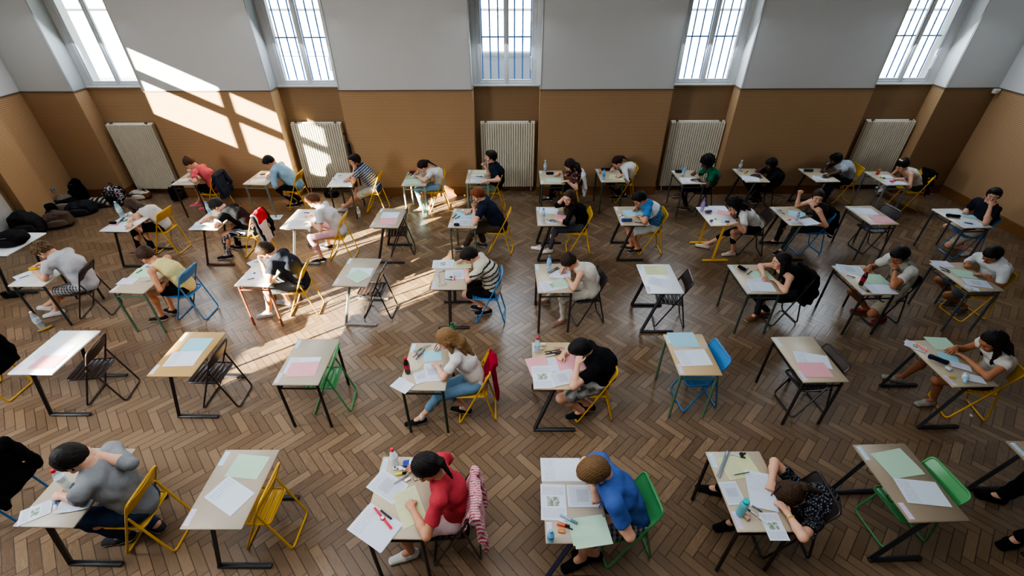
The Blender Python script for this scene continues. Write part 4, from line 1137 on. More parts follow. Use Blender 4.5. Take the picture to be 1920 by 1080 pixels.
# id: (where, kind, top, frame, NL, NR, FL, FR)
DK = {
 'A1': ('girl in coral red T-shirt', 'F', 'beige', BRN, (324.6,344), (373,343), (345,326), None),
 'A2': ('boy in denim blue shirt', 'F', 'beige', '#6d7a74', (460,344.5), (503,346), (479.5,321), None),
 'A3': ('boy in navy striped T-shirt', 'F', 'pale', '#38302c', (613,350), (660,349), (630,324), None),
 'A4': ('girl with ponytail and pale jeans', 'F', 'beige', '#93a79c', (749,347), (800,347), (766,324), None),
 'A5': ('boy with pen, navy T-shirt', 'F', 'beige', '#7f9a84', (875,342), (917,342), (882,319), (915,319)),
 'A6': ('girl in dark maroon top', 'F', 'beige', '#33473d', (1012,345), (1059,345), (1012,319), None),
 'A7': ('girl in white long-sleeved top', 'F', 'beige', '#33473d', (1127,342), (1171,341), (1118,315), None),
 'A8': ('student in green printed T-shirt', 'F', 'beige', '#4a4a4c', (1274,345), (1326,344), (1262,319), None),
 'A9': ('student in all black', 'Z', 'beige', BLK, (1399,341), (1441,341), (1376,316), None),
 'A10': ('student in pale grey T-shirt', 'Z', 'beige', BLK, (1531.6,341), (1574,340), (1498,316), None),
 'A11': ('girl with white hair bow', 'F', 'beige', '#7b8286', (1657,347), (1703,347), (1625,321), (1667,321)),
 'B1': ('girl in pale sleeveless top', 'Z', 'pale', BLK, (197,428), (251,429), (222,405), None),
 'B2': ('boy in black tracksuit trousers', 'Z', 'pale', '#4a2c22', (357,426), (409,426), (391,401), None),
 'B3': ('student in pink trousers', 'Z', 'pale', '#6d7176', (531,427), (583,428), (560,393), (596,393)),
 'B4': (None, 'Z', 'greybeige', BLK, (693,425), (748,426), (713,391), (763,391)),
 'B5': ('red-haired boy in navy T-shirt', 'F', 'beige', '#4c5a50', (840,425), (893,426), (851,392), None),
 'B6': ('girl holding her hair', 'Z', 'beige', BLK, (1008.6,423), (1058,423), (1008.6,387), None),
 'B7': ('boy in blue and white T-shirt', 'Z', 'beige', BLK, (1163.6,422), (1217.7,422), (1153,387), None),
 'B8': ('girl at the yellow-legged desk', 'T', 'pale', '#e0a81c', (1329,424), (1385,422), (1306,387), (1360,387)),
 'B9': ('girl raising her fist', 'Z', 'beige', BLK, (1480,423), (1534,422), (1446,387), None),
 'B10': (None, 'F', 'beige', '#3c4044', (1632,421), (1684,420), (1586,386), (1637,386)),
 'B11': ('boy with hand at his mouth', 'F', 'pale', '#44484c', (1807,427), (1860,425), (1751,392), None),
 'C1': ('boy in plaid shorts', 'F', 'pale', '#2c332f', (14,536), (79,536), None, None),
 'C2': ('girl in yellow tank top', 'F', 'beige', GRN, (219,534), (286,536), None, (304,519)),
 'C3': ('sunlit boy in dark T-shirt', 'F', 'pale', '#7a4a38', (437,536), (508,538), (484,481.5), None),
 'C4': (None, 'Z', 'greybeige', GREY, (621.7,535), (692,537), (653,484), (714,484)),
 'C5': ('boy in striped polo shirt', 'T', 'beige', '#2f2623', (808,543), (876,543), (817,488), None),
 'C6': ('girl in cream blouse', 'F', 'beige', '#3a2c28', (1008.6,549), (1073.5,548), (1004.7,494), None),
 'C7': (None, 'Z', 'white', BLK, (1214.5,549.4), (1283.5,549.4), (1193.4,495.3), (1255.6,495.3)),
 'C8': ('girl in black tank top', 'F', 'beige', '#3b463f', (1402,550), (1463.6,550), (1364.7,496), (1431,496)),
 'C9': ('boy with beige shorts and cola', 'F', 'beige', '#2b2b2e', (1615,552.7), (1686.7,551.7), (1563,496.7), None),
 'C10': ('boy in white graphic T-shirt', 'F', 'beige', '#4a4d50', (1818,547), (1885,546), (1742.7,491), None),
 'D1': (None, 'Z', 'white', BLK, (16,701.5), (97,701.5), (111.5,619.4), (186,619)),
 'D2': (None, 'Z', 'tan', BLK, (275.5,705.4), (357,706), (347.7,621.8), (422.4,621.3)),
 'D3': (None, 'F', 'greybeige', '#2b211d', (509.5,722), (597,722.5), (557.5,634), (637,634)),
 'D4': ('long-haired girl in white T-shirt', 'F', 'beige', '#27352d', None, (833.7,733.7), (773,640.7), None),
 'D5': ('boy in black T-shirt', 'Z', 'wood', BLK, (996,730), (1090,730.5), (999.5,640), None),
 'D6': (None, 'F', 'wood', '#5d7d66', (1270.7,703.7), (1355.5,703.7), (1243.7,625.5), (1320,625.5)),
 'D7': (None, 'F', 'beige', '#2b2523', (1504,717.6), (1592.4,716), (1447,630), (1524.7,629.8)),
 'D8': ('girl on the yellow chair', 'Z', 'beige', BLK, (1784.6,726.7), (1869,725), (1703,636), None),
 'E1': ('boy in grey T-shirt', 'Z', 'greybeige', BLK, (48,986), (139.5,988), None, (230,842)),
 'E2': (None, 'Z', 'greybeige', BLK, (335.8,993), (455,993), (421,842), (523,842)),
 'E3': ('girl in red T-shirt', 'F', 'beige', '#2c2a2a', (679,1011), (793,1012.6), (717.5,853), None),
 'E4': ('boy in royal blue T-shirt', 'Z', 'greybeige', '#1e2742', (1022,1021), (1146.6,1020), (1013,859), None),
 'E5': ('girl in black dotted T-shirt', 'F', 'beige', '#2a2220', (1380,1000), (1494,999), (1325.7,844), (1430.5,844)),
 'E6': (None, 'Z', 'brown', BLK, (1701,980.5), (1818,975), (1601,834), (1702.5,830.5)),
}
EMPTY = {'B4': ('greyish empty desk beside the sunlit floor, second row', 'empty second-row desk in the sun'), 'B10': ('empty beige desk in front of the girl with white hair bow', 'empty second-row desk at right'),
 'C4': ('grey-topped empty desk with pale grey metal legs', 'empty desk with pale grey legs'), 'C7': ('glare-whitened empty desk with black slanted legs, centre right', 'white empty desk in glare, centre right'),
 'D1': ('glare-whitened empty desk at far left with pink sheet', 'white empty desk in glare, far left'), 'D2': ('tan brown empty desk with blue and white sheets', 'tan brown empty desk'),
 'D3': ('grey-topped empty desk beside bright green chair, middle row', 'empty desk by middle-row green chair'), 'D6': ('light wooden empty desk with green legs and blue chair', 'empty desk by bright blue chair'),
 'D7': ('beige empty desk with black legs right of the blue chair', 'empty desk right of bright blue chair'), 'E2': ('grey-topped empty desk in front of the empty yellow chair', 'empty desk by empty yellow chair'),
 'E6': ('brown-topped empty desk in the front row with green chair', 'empty front desk by green chair')}
KIND_TXT = {'F': 'with four straight legs', 'Z': 'with slanted legs', 'T': 'with yellow legs'}
SP = {}
def corner_off(i, w=DESK_W, d=DESK_D): return [(-w/2, -d/2), (w/2, -d/2), (-w/2, d/2), (w/2, d/2)][i]
for k, v in DK.items():
    where, kind, top, frame = v[:4]; pts = [None if q is None else atz(q[0], q[1], DESK_H)[:2] for q in v[4:]]
    if pts[0] is not None and pts[1] is not None: d = pts[1] - pts[0]; ang = math.atan2(d[1], d[0])
    elif pts[2] is not None and pts[3] is not None: d = pts[3] - pts[2]; ang = math.atan2(d[1], d[0])
    else: ang = 0
    ang = max(-.05, min(.05, ang)); ca, sa = math.cos(ang), math.sin(ang)
    w, dd = (DESK_W, DESK_D) if k != 'D6' else (.475, .68)
    est = []
    for i, q in enumerate(pts):
        if q is None: continue
        a, b = corner_off(i, w, dd); est.append(q - np.array([ca*a - sa*b, sa*a + ca*b]))
    c = np.mean(est, 0)
    if where: lab = f'{ {"beige":"beige","pale":"pale cream","greybeige":"greyish beige","wood":"light wooden","white":"white"}[top]} exam desk of {where}'; on = 'on desk of ' + where
    else: lab, on = EMPTY[k]; on = 'on ' + on
    o = desk(lab, c, ang, kind, top, frame, True, w, dd); SP[k] = Spot(on, c, ang)
def chair_px(k, colour, fn=None, rn=None, label=None, loc=None, rz=None):
    if fn is not None:
        a = atz(*fn, .01)[:2]
        if rn is not None: b = atz(*rn, .01)[:2]; d = b - a; rz = math.atan2(d[1], d[0])
        else: rz = 0 if rz is None else rz
        rz = max(-.35, min(.35, rz)); c = a + np.array([-math.sin(rz), math.cos(rz)])*.195
    else: c = np.array(loc) + SP[k].c; rz = rz or 0
    S = SP.get(k)
    if label is None:
        S_on = DK[k][0]; label = f'{colour} slatted folding chair under {S_on}' if S_on else f'empty {colour} folding chair at {S.on[3:]}'
    label = label.replace('at empty', 'at').replace('at tan brown empty', 'at tan brown').replace('at white empty', 'at white')
    o = chair(label, c, rz, colour.split()[-1]); CH[k] = (o, c, np.array([math.cos(rz), math.sin(rz), 0.])); return o
CH = {}
for k, col, fn, rn in [('A2', 'yellow', (542,396), None), ('A3', 'yellow', (687,400), None), ('A4', 'yellow', (807,398), (847,395)), ('A7', 'yellow', (1154,382), None), ('A10', 'yellow', (1559,383), None),
  ('A11', 'yellow', (1687,398), (1713,397)), ('B1', 'yellow', (294,476), (343,478)), ('B2', 'yellow', (459,485), None), ('B3', 'yellow', (618,489), None), ('B4', 'brown', (733,483), (780,480)), ('B5', 'yellow', (915,477), (958,480)),
  ('B6', 'yellow', (1064,479), (1109,479)), ('B7', 'yellow', (1198,479), (1244,479)), ('B8', 'black', (1382.6,479), (1423,482)), ('B9', 'blue', (1499,479), (1546,476)), ('B10', 'black', (1618,477), (1658,473)),
  ('C1', 'brown', (150,600), (211,593)), ('C2', 'blue', (333,601), (391,603)), ('C3', 'yellow', (544,596), (601,593)), ('C4', 'brown', (682,598), (737,600)), ('C5', 'blue', (893,607), None), ('C6', 'black', (1081.6,613.6), (1135,607)),
  ('C7', 'black', (1227,613.6), (1286,618)), ('C8', 'black', (1447,613), (1496,607)), ('C9', 'black', (1635,612), (1687,608)), ('C10', 'yellow', (1802,605), (1862,600)),
  ('D1', 'brown', (164,762.4), (235.6,754.6)), ('D2', 'brown', (381.5,767), (448,767)), ('D3', 'green', (589,779), (660,775)), ('D4', 'yellow', (862,795), (932,792)), ('D5', 'yellow', (1081,794), (1154,792)),
  ('D6', 'blue', (1281,774), (1347,767)), ('D7', 'brown', (1486,784), (1554,777)), ('D8', 'yellow', (1774,785), (1854,794)),
  ('E1', 'yellow', (239,1040), (328,1040)), ('E2', 'yellow', (462.5,1032), (549,1034)), ('E3', 'black', (814,1063), (911,1054)), ('E4', 'green', (1137,1067), (1226,1050)), ('E5', 'black', (1429,1049), (1518,1052)), ('E6', 'green', (1657.5,1031), (1739,1021))]:
    chair_px(k, col, fn, rn)
for k, col, off in [('A1', 'yellow', (.16, 0)), ('A5', 'yellow', (.12, 0)), ('A6', 'yellow', (.23, 0)), ('A8', 'black', (.18, 0)), ('A9', 'black', (.16, 0)), ('B11', 'blue', (.12, .0))]:
    chair_px(k, col, loc=off)
# partly visible seats at the edges of the photograph
c = atz(1886, 826, DESK_H)[:2] + np.array([DESK_W/2, -DESK_D/2]); o = desk('brownish exam desk cut off at the right edge of front row', c, 0., 'Z', 'brown', BLK); SP['E7'] = Spot('on desk cut off at right edge', c, 0)
o = chair('black folding chair at right edge of front row', c + np.array([.14, -.19]), 0, 'black'); CH['E7'] = (o, c + np.array([.14, -.19]), V3(1, 0, 0))
c = atz(87, 436, DESK_H)[:2] + np.array([-DESK_W/2, -DESK_D/2]); o = desk('pale desk at left edge carrying the black backpack', c, 0., 'Z', 'white', BLK, False); SP['B0'] = Spot('on pale desk at left edge', c, 0)
a = atz(14, 757, .01)[:2]; o = chair('yellow folding chair at left edge under black jacket', a + np.array([-.43, .195]), 0., 'yellow'); CH['D0'] = (o, None, None)
a = atz(50, 992, .01)[:2]; o = chair('blue folding chair at left edge under black jacket', a + np.array([-.46, .20]), 0., 'blue'); CH['E0'] = (o, None, None)

# ------------------------------------------------------------------ clothes over chairs
jacket('navy blue jacket hanging over yellow chair of girl in coral red T-shirt', CH['A1'][0], '#232b3c', 11, None, True, .3, .48)
def cB2(L):
    y, z, x = L[:, 1], L[:, 2], L[:, 0]; o = np.tile(np.array(lin('#17171b')), (len(L), 1))
    o[(np.abs(y) < .15) & (z > .66)] = lin('#b3202c'); o[(np.abs(y) < .13) & (z <= .66) & (x > .3)] = lin('#c9bfbb'); o[(y < -.15) & (z > .5)] = lin('#d8d3d0'); o[(y < -.19)] = lin('#1a1a1e'); o[(x < .37) & (z > .7)] = lin('#a31f2a'); return o
jacket('red, grey and black sports jacket over chair of boy in tracksuit', CH['B2'][0], '#17171b', 12, cB2, True, .3, .56)
jacket('white cardigan over yellow chair of girl in dark maroon top', CH['A6'][0], '#cfd0cf', 13, None, True, .22, .40)
jacket('black jacket over yellow chair of girl with white hair bow', CH['A11'][0], '#0e0e10', 14, None, False, .3, .5)
jacket('black jacket with white hem over blue chair of girl raising her fist', CH['B9'][0], '#121215', 15, lambda L: np.where(((L[:, 2] < .42) & (L[:, 2] > .40))[:, None], np.array(lin('#c9cbd0')), np.array(lin('#121215'))), True, .3, .46)
jacket('black jacket over chair of girl in black tank top', CH['C8'][0], '#141416', 16, None, True, .3, .55)
jacket('crimson red scarf draped over yellow chair of long-haired girl', CH['D4'][0], '#93182f', 17, None, False, .25, .60, .17, name='scarf', cat='scarf')
def cE3(L): return np.where((((L[:, 1]*1.0 + L[:, 2]*.25)*46) % 1 < .5)[:, None], np.array(lin('#c2475c')), np.array(lin('#e6d3d6')))
jacket('red and white striped cardigan over chair of girl in red T-shirt', CH['E3'][0], '#e6d3d6', 18, cE3, True, .30, .44, .235, .5)
jacket('black jacket over yellow chair at left edge, middle row', CH['D0'][0], '#0b0b0d', 19, None, True, .3, .45)
jacket('black jacket over blue chair at left edge, front row', CH['E0'][0], '#0b0b0d', 20, None, True, .3, .45)
# ------------------------------------------------------------------ the students
GP = 'students sitting the exam'
LT, MD, TN, DKS, DK2 = '#d8a58a', '#c8906f', '#a8714f', '#5c3a28', '#4a2e20'
def sit(k, label, head, **kw):
    o, c, back = CH[k]; fwd = kw.pop('fwd', 0.); q = c + back[:2]*(.235 - fwd)
    row = k[0]; hh = {'A': .0125, 'B': .0115, 'C': .0105, 'D': .009, 'E': .008}[row]
    if row == 'E': kw.setdefault('s', 1.05)
    return person(label, GP, (q[0], q[1]), back, head, h=hh, seed=abs(hash_(k)), **kw)
def hash_(k): return ord(k[0])*31 + int(k[1:])*7
sit('A1', 'girl in coral red T-shirt and black shorts bent over her desk', (356.7,307), fem=True, skin=LT, hair=('bun', '#5a3b26'), top=('short', '#cc5f66'), bottom=('short', '#17171a'), shoes='#e0647c', pitch=58, L=('d', (358,337), 'rest', (366,340)), R=('d', (350,330), 'write'), feet=((368,384), (383,391)))
sit('A2', 'boy in denim blue shirt writing, dark hair and black trousers', (506,304), skin=MD, hair=('short', '#19171a'), top=('long', '#8fb0c6'), bottom=('long', '#1b1b20'), pitch=55, L=('d', (503,330), 'write'), R=('d', (503,326), 'rest'), feet=((549,385), (560,380)), extras=[('pen', 'L', '#1f2a50')])
sit('A3', 'boy in navy and white striped T-shirt, hand on cheek', (665,302), skin=MD, hair=('short', '#241a15'), top=('short', '#2f3b58'), bottom=('short', '#c9c5b8'), shoes='#b9babd', pitch=10, yaw=35, L=('f', 'cheek', (662,341)), R=('d', (650,338)), feet=((640,393), (650,385)), colf={'top': c_stripes('#2f3b58', '#b9c2cc', 12, .42)})
sit('A4', 'girl in white T-shirt with dark ponytail and pale jeans', (793,313), fem=True, skin=LT, hair=('pony', '#2a1c18', .014, .22), top=('short', '#dcd9d6'), bottom=('long', '#8fb0c8'), shoes='#d9b9ab', pitch=48, L=('d', (780,330), 'rest', (797,339)), R=('d', (776,325), 'write'), feet=((786,393), (797,389)), extras=[('pen', 'R', '#222222')])
sit('A5', 'upright boy in navy T-shirt holding pen near his mouth', (920,295), skin=LT, hair=('short', '#1e1815'), top=('short', '#1c2233'), bottom=('short', '#7d8577'), pitch=2, yaw=8, R=('p', (908,309), .05, 'grip', (918,325), .06), L=('d', (906,340), 'rest'), feet=((900,392), (912,386)), extras=[('pen', 'R', '#333333')])
sit('A6', 'girl in dark maroon patterned top with long dark hair', (1068.6,310.5), fem=True, skin=LT, hair=('long', '#2a1a16', .014, .26), top=('short', '#4a2b2e'), bottom=('long', '#17171b'), pitch=50, fwd=.09, R=('d', (1041,327), 'rest'), L=('d', (1056,340), 'rest'), feet=((1026,374), (1032,368)),
    colf={'top': lambda V, c: np.where(((np.sin(V[:, 0]*90) + np.sin(V[:, 1]*80) + np.sin(V[:, 2]*85)) > 1.3)[:, None], np.array(lin('#a07c78')), np.array(lin('#4a2b2e')))})
sit('A7', 'girl in white long-sleeved top with tied dark hair, writing', (1157.7,305), fem=True, skin=LT, hair=('pony', '#33241e', .014, .14), top=('long', '#e2e1de'), bottom=('long', '#17171b'), pitch=52, R=('d', (1146,320), 'write'), L=('d', (1160,331), 'rest'), feet=((1154,370), (1165,368)), extras=[('pen', 'R', '#30407a')])
GW = np.array(lin('#d8dcd8'))
sit('A8', 'student with black afro hair in green printed T-shirt', (1326,306), fem=True, skin=DKS, hair=('afro', '#17110f'), top=('short', '#1f6a4c'), bottom=('long', '#1c1a1e'), shoes='#5a3a35', pitch=32, R=('d', (1297,326), 'write'), L=('d', (1300,336), 'rest'), feet=((1267,366), (1279,390)),
    colf={'top': lambda V, c: np.where((((V - c['C']) @ c['F'] > .03) & (np.abs(((V - c['C']) @ c['u'] + .14)) < .06) & ((((V - c['C']) @ c['u'])*40) % 1 < .6))[:, None], GW, np.array(lin('#1f6a4c')))})
sit('A9', 'student in all black, hand raised to the head', (1445.8,309), skin=DK2, hair=('short', '#120e0d'), top=('short', '#15151a'), bottom=('long', '#141417'), pitch=25, yaw=12, R=('f', 'temple', None), L=('d', (1413,327), 'rest'), feet=None and 0 or ((1418,378), (1408,374)))
sit('A10', 'student in pale grey T-shirt with short black hair', (1567,299.5), skin=DK2, hair=('short', '#110d0c'), top=('short', '#a9b0b8'), bottom=('long', '#262a33'), pitch=30, R=('d', (1538,324), 'write'), L=('d', (1543,331), 'rest'), feet=((1536,384), (1528,378)))
sit('A11', 'girl in white sleeveless top with white bow in dark hair', (1691.7,311), fem=True, skin=LT, hair=('bun', '#1e1718'), top=('tank', '#d5d0c6'), bottom=('long', '#3a3c42'), shoes='#c9c9c9', pitch=45, R=('f', 'cheek', None), L=('d', (1682,335), 'rest'), feet=((1636,358), (1642,352)), extras=[('bow', '#f2eeee', (-.02, 0, .135))])
sit('B1', 'long-haired girl in pale sleeveless top, second row at left', (248.6,386), fem=True, skin=LT, hair=('long', '#4d3a30', .014, .26), top=('tank', '#cfc9c6'), bottom=('long', '#1c1d24'), shoes='#6d4a40', pitch=50, L=('d', (248,424), 'rest'), R=('d', (240,415), 'write'), feet=((257,474), (285,470)))
sit('B2', 'boy in black T-shirt and black tracksuit trousers, face down', (409,386), skin=LT, hair=('short', '#2c2a2b'), top=('short', '#191a1e'), bottom=('long', '#1b1c21'), shoes='#23242a', pitch=62, L=('d', (392,422), 'rest', (402,424)), R=('d', (385,412), 'rest'), feet=((422,482), (443,463)),
    colf={'top': lambda V, c: np.where((np.abs((V - c['SH']['L']) @ nrm(c['ARM']['L'][1] - c['SH']['L']) - .15) < .012)[:, None] & ((V - c['C']) @ c['lat'] > .12)[:, None], np.array(lin('#e4e0d8')), np.array(lin('#191a1e'))),
          'bottom': lambda V, c: np.where(((((V - c['H']) @ c['LF']*62 % 1) < .4) & ((V - c['H']) @ c['LF'] > .128))[:, None], np.array(lin('#c9c9cf')), np.array(lin('#1b1c21')))})
sit('B3', 'student in white T-shirt and pink trousers with short brown hair', (588,377), skin=LT, fem=True, hair=('short', '#6b432c'), top=('short', '#d9d6d8', 1.12), bottom=('crop', '#d3a8ae', 1.1), shoes='#2b2a30', pitch=45, L=('d', (578,415), 'rest'), R=('d', (572,405), 'write'), feet=((597,488), (612,462)))
sit('B5', 'red-haired boy in navy T-shirt with hand over his face', (896.7,366), skin=LT, hair=('short', '#8a4a2c'), top=('short', '#20253a'), bottom=('long', '#4f4438', 1.1), shoes='#3f4540', pitch=32, yaw=12, L=('f', 'mouth', (890,418)), R=('d', (876,398), 'rest'), feet=((866,466), (901,458)))
sit('B6', 'girl in black top holding her hair, facing the camera side', (1067,371), fem=True, skin=LT, hair=('long', '#4a2f20', .016, .22), top=('elbow', '#121216'), bottom=('long', '#4d4f55'), shoes='#e3e2e0', sole='#f2f2f0', pitch=12, yaw=48, R=('f', 'hair', None), L=('d', (1036,410), 'rest', (1062,418)), feet=((1024,471), (1008,465)), extras=[('watch', 'L', '#d9cfb0')])
def cB7(V, c):
    t = (V - c['H']) @ c['u']; o = np.tile(np.array(lin('#3f78b0')), (len(V), 1)); q = (V - c['C']) @ c['u']; o[(q < -.03) & (q > -.17)] = lin('#e4e6ea'); o[(q <= -.17) & (((q*60) % 1) < .18)] = lin('#8fb4d8'); return o
sit('B7', 'boy in blue and white T-shirt writing with bowed head', (1200,373), skin=MD, hair=('short', '#17130f'), top=('short', '#3f78b0'), bottom=('short', '#d2d2cc'), shoes='#3a3230', pitch=48, R=('d', (1190,393), 'write'), L=('d', (1198,405), 'rest', (1209,416)), feet=((1190,470), (1176,464)), colf={'top': cB7}, extras=[('pen', 'R', '#2a2a30')])
sit('B8', 'girl with long dark curly hair in white T-shirt, black leggings', (1378,384), fem=True, skin=LT, hair=('longcurly', '#1a1211', .034, .24), top=('short', '#e3e1de'), bottom=('crop', '#151519'), shoes='#d9cbb8', pitch=45, R=('f', 'chin', None), L=('d', (1370,420), 'rest'), feet=((1366,476), (1316,461)))
sit('B9', 'girl in dark brown tank top raising her fist', (1533,371), fem=True, skin=LT, hair=('bun', '#3c2a22'), top=('tank', '#3a2c2a'), bottom=('long', '#2f3a3f'), shoes='#26221f', pitch=5, yaw=62, R=('p', (1498,357), .30, 'fist', (1500,384), .26), L=('lap', .16), feet=((1460,473), (1446,455)), twist=18)
sit('B11', 'boy in dark T-shirt and beige shorts covering his mouth', (1861.7,367.5), skin=LT, hair=('short', '#1f1713'), top=('short', '#22262f'), bottom=('short', '#c5bba6'), shoes='#d6d4cf', pitch=8, yaw=50, L=('f', 'mouth', (1848,418)), R=('d', (1814,399), 'fist'), feet=((1812,475), (1792,463)))
PL = [np.array(lin(q)) for q in ('#6f7076', '#3a3c44', '#b9b9b6')]
def plaid(V, c):
    a = (V[:, 0]*22) % 1; b = ((V[:, 2] + V[:, 1]*.6)*22) % 1; o = np.tile(PL[2], (len(V), 1)); o[a < .45] = PL[0]; o[b < .4] = (PL[0] + PL[2])/2; o[(a < .45) & (b < .4)] = PL[1]; return o
def camo(V, c):
    n = np.sin(V[:, 0]*48 + 2*np.sin(V[:, 1]*40)) + np.sin(V[:, 1]*52 + 2*np.sin(V[:, 2]*45)) + np.sin(V[:, 2]*50); o = np.tile(np.array(lin('#9b9c98')), (len(V), 1)); o[n > .6] = lin('#5f615f'); o[n < -.8] = lin('#c3c3be'); return o
sit('C1', 'curly-haired boy in pale grey T-shirt and plaid shorts', (83,470), skin=LT, hair=('curly', '#6b5238', .020), top=('short', '#b6b8bd', 1.06), bottom=('short', '#8a8a8c'), shoes='#c9cacb', sole='#efefef', pitch=52, L=('d', (66,508), 'rest', (84,522)), R=('d', (60,500), 'write'), feet=((100,588), (76,582)), colf={'bottom': plaid})
sit('C2', 'girl in yellow tank top and black shorts on blue chair', (275,480), fem=True, skin=MD, hair=('bun', '#4a3426'), top=('tank', '#d9cc8f'), bottom=('short', '#15151a', 1, .6), shoes='#2a2320', pitch=45, L=('lap', .24), R=('d', (281,507), 'write'), feet=((297,597), (320,583)))
sit('C3', 'sunlit boy in dark T-shirt holding his forehead', (500,471), skin=LT, hair=('short', '#3a2619'), top=('short', '#272a33'), bottom=('short', '#57595a'), shoes='#8d8a90', pitch=48, yaw=8, L=('f', 'brow', (505,523)), R=('d', (508,500), 'write'), feet=((497,590), (533,566)))
sit('C5', 'boy in cream and black striped polo shirt, black shorts', (882,480.5), skin=LT, hair=('short', '#221814'), top=('short', '#cdc6b4'), bottom=('short', '#1b1b1f'), shoes='#22242a', sole='#e8e8e8', pitch=55, R=('d', (858,489), 'write'), L=('d', (874,505), 'rest', (880,526)), feet=((906,585), (898,577)), colf={'top': c_stripes('#cdc6b4', '#24262e', 7, .34, .1)}, extras=[('pen', 'R', '#222222')])
sit('C6', 'girl in cream sleeveless blouse and cream trousers', (1067,492), fem=True, skin=LT, hair=('bun', '#3a281f'), top=('tank', '#d6d0c4', 1.1), bottom=('long', '#cfc9bb'), shoes='#8a6a5c', pitch=58, R=('d', (1051,509), 'write'), L=('d', (1063,520), 'rest', (1076,541)), feet=((1048,604), (1016,566)), extras=[('pen', 'R', '#222222')])
sit('C8', 'girl in black tank top with long dark hair', (1463.6,490), fem=True, skin=LT, hair=('long', '#211a1a', .016, .30), top=('tank', '#141418'), bottom=('long', '#34373c'), shoes='#7a5638', sole='#d9cdb8', pitch=10, yaw=-14, R=('d', (1428,520), 'rest', (1440,500)), L=('d', (1452,525), 'rest', (1472,546)), feet=((1410,596), (1428,588)))
sit('C9', 'boy in grey patterned T-shirt with chin on hand', (1686.7,480), skin=TN, hair=('short', '#16110f'), top=('short', '#8f8d80'), bottom=('short', '#bdb39c'), shoes='#7a2f26', sole='#c8645a', pitch=40, yaw=6, R=('d', (1627,505), 'grip'), L=('f', 'chin', (1674,538)), feet=((1648,600), (1613,583)), extras=[('watch', 'L', '#1c1c20')],
    colf={'top': lambda V, c: np.where(((np.abs((V - c['C']) @ c['lat']) > .15))[:, None], np.array(lin('#c9c8c2')), np.where((np.sin(V[:, 0]*60) + np.sin(V[:, 1]*50) + np.sin(V[:, 2]*55) > .5)[:, None], np.array(lin('#6f6f66')), np.array(lin('#9b998b'))))})
def cC10(V, c):
    o = np.tile(np.array(lin('#dcdfe2')), (len(V), 1)); f = (V - c['C']) @ c['F']; u = (V - c['C']) @ c['u']; l = (V - c['C']) @ c['lat']
    m = (f > .02) & (np.abs(u + .16) < .07) & (np.abs(l) < .12); o[m & (l < -.01) & (np.sin(V[:, 1]*90) + np.sin(V[:, 2]*80) > -.6)] = lin('#5f7f4a'); o[m & (l > .015)] = lin('#16171a'); return o
sit('C10', 'boy in white graphic T-shirt and grey shorts on yellow chair', (1860,479), skin=TN, hair=('short', '#14100e'), top=('short', '#dcdfe2'), bottom=('short', '#6b7076'), shoes='#5f6468', sole='#dcdcd8', pitch=40, yaw=10, R=('d', (1818,500), 'write'), L=('d', (1836,513), 'rest'), feet=((1800,582), (1778,566)), colf={'top': cC10})
sit('D4', 'girl with long ginger brown hair, white T-shirt, blue jeans', (837.5,637), fem=True, skin=LT, hair=('long', '#8f6e48', .016, .26), top=('short', '#d9d5d3', 1.05), bottom=('crop', '#7297b3'), shoes='#1d1d20', sole='#e6e4de', socks='#e6e4e0', pitch=40, R=('d', (816,652), 'write'), L=('d', (822,692), 'rest', (832,708)), feet=((779,791), (864,768)), extras=[('pen', 'R', '#25252a'), ('tie', '#3a2520', (-.10, -.01, .07))])
sit('D5', 'boy in black T-shirt and camouflage shorts, hand at forehead', (1090,656), skin=LT, hair=('short', '#171312'), top=('short', '#101013'), bottom=('short', '#9b9c98'), shoes='#1c1e23', sole='#c9c9c5', pitch=48, yaw=6, L=('f', 'temple', (1075,724)), R=('d', (1047,672), 'write'), feet=((1080,778), (1095,762)), colf={'bottom': camo})
sit('D8', 'girl with long dark hair in white top on yellow chair', (1860,641), fem=True, skin=TN, hair=('long', '#17110f', .016, .28), top=('cap', '#d5d0c8'), bottom=('short', '#2b2f3a', 1, .6), shoes='#9b9890', sole='#cfcdc8', pitch=38, R=('d', (1785,658), 'rest'), L=('d', (1800,665), 'rest', (1855,706)), feet=((1736,755), (1676,709)), fwd=.02)
sit('E1', 'dark-haired boy in grey T-shirt and blue jeans on yellow chair', (140,862), skin=LT, hair=('short', '#1c1715', .022), top=('elbow', '#85888c', .93), bottom=('long', '#2b3a55', 1.1), shoes='#3a3a3e', sole='#c9c9c9', pitch=55, L=('d', (128,934), 'write', (150,936)), R=('f', 'neck', None), feet=((222,1010), (286,985)), twist=-8, hz=1)
sit('E3', 'girl in red T-shirt with dark ponytail and glasses, writing', (799,878), fem=True, skin=MD, hair=('pony', '#1d1618', .013, .17, .9), top=('short', '#b8404a'), bottom=('short', '#d8b9bb', 1.05, .55), shoes='#dcdcd8', sole='#efefec', pitch=40, L=('d', (765,938), 'write', (800,1005)), R=('d', (772,880), 'rest'), feet=((757,1043), (878,975)), extras=['glasses', ('tie', '#6b5550', (-.115, 0, .045))])
sit('E4', 'boy in royal blue T-shirt writing, light brown hair', (1116.5,885), skin=LT, hair=('short', '#7a5c3c'), top=('short', '#4560a2', 1.0), bottom=('short', '#3a3a40'), shoes='#1b1a1c', sole='#33302e', pitch=50, R=('d', (1119,940), 'write', (1100,868)), L=('lap', .2), feet=((1078,1056), (1100,1040)), colf={'bottom': lambda V, c: plaid(V, c)*.6}, extras=[('pen', 'R', '#1e3ca8')])
def dots(V, c): return np.where(((np.sin(V[:, 0]*210) * np.sin(V[:, 1]*210) * np.sin(V[:, 2]*210)) > .35)[:, None], np.array(lin('#8d8f96')), np.array(lin('#1d1e24')))
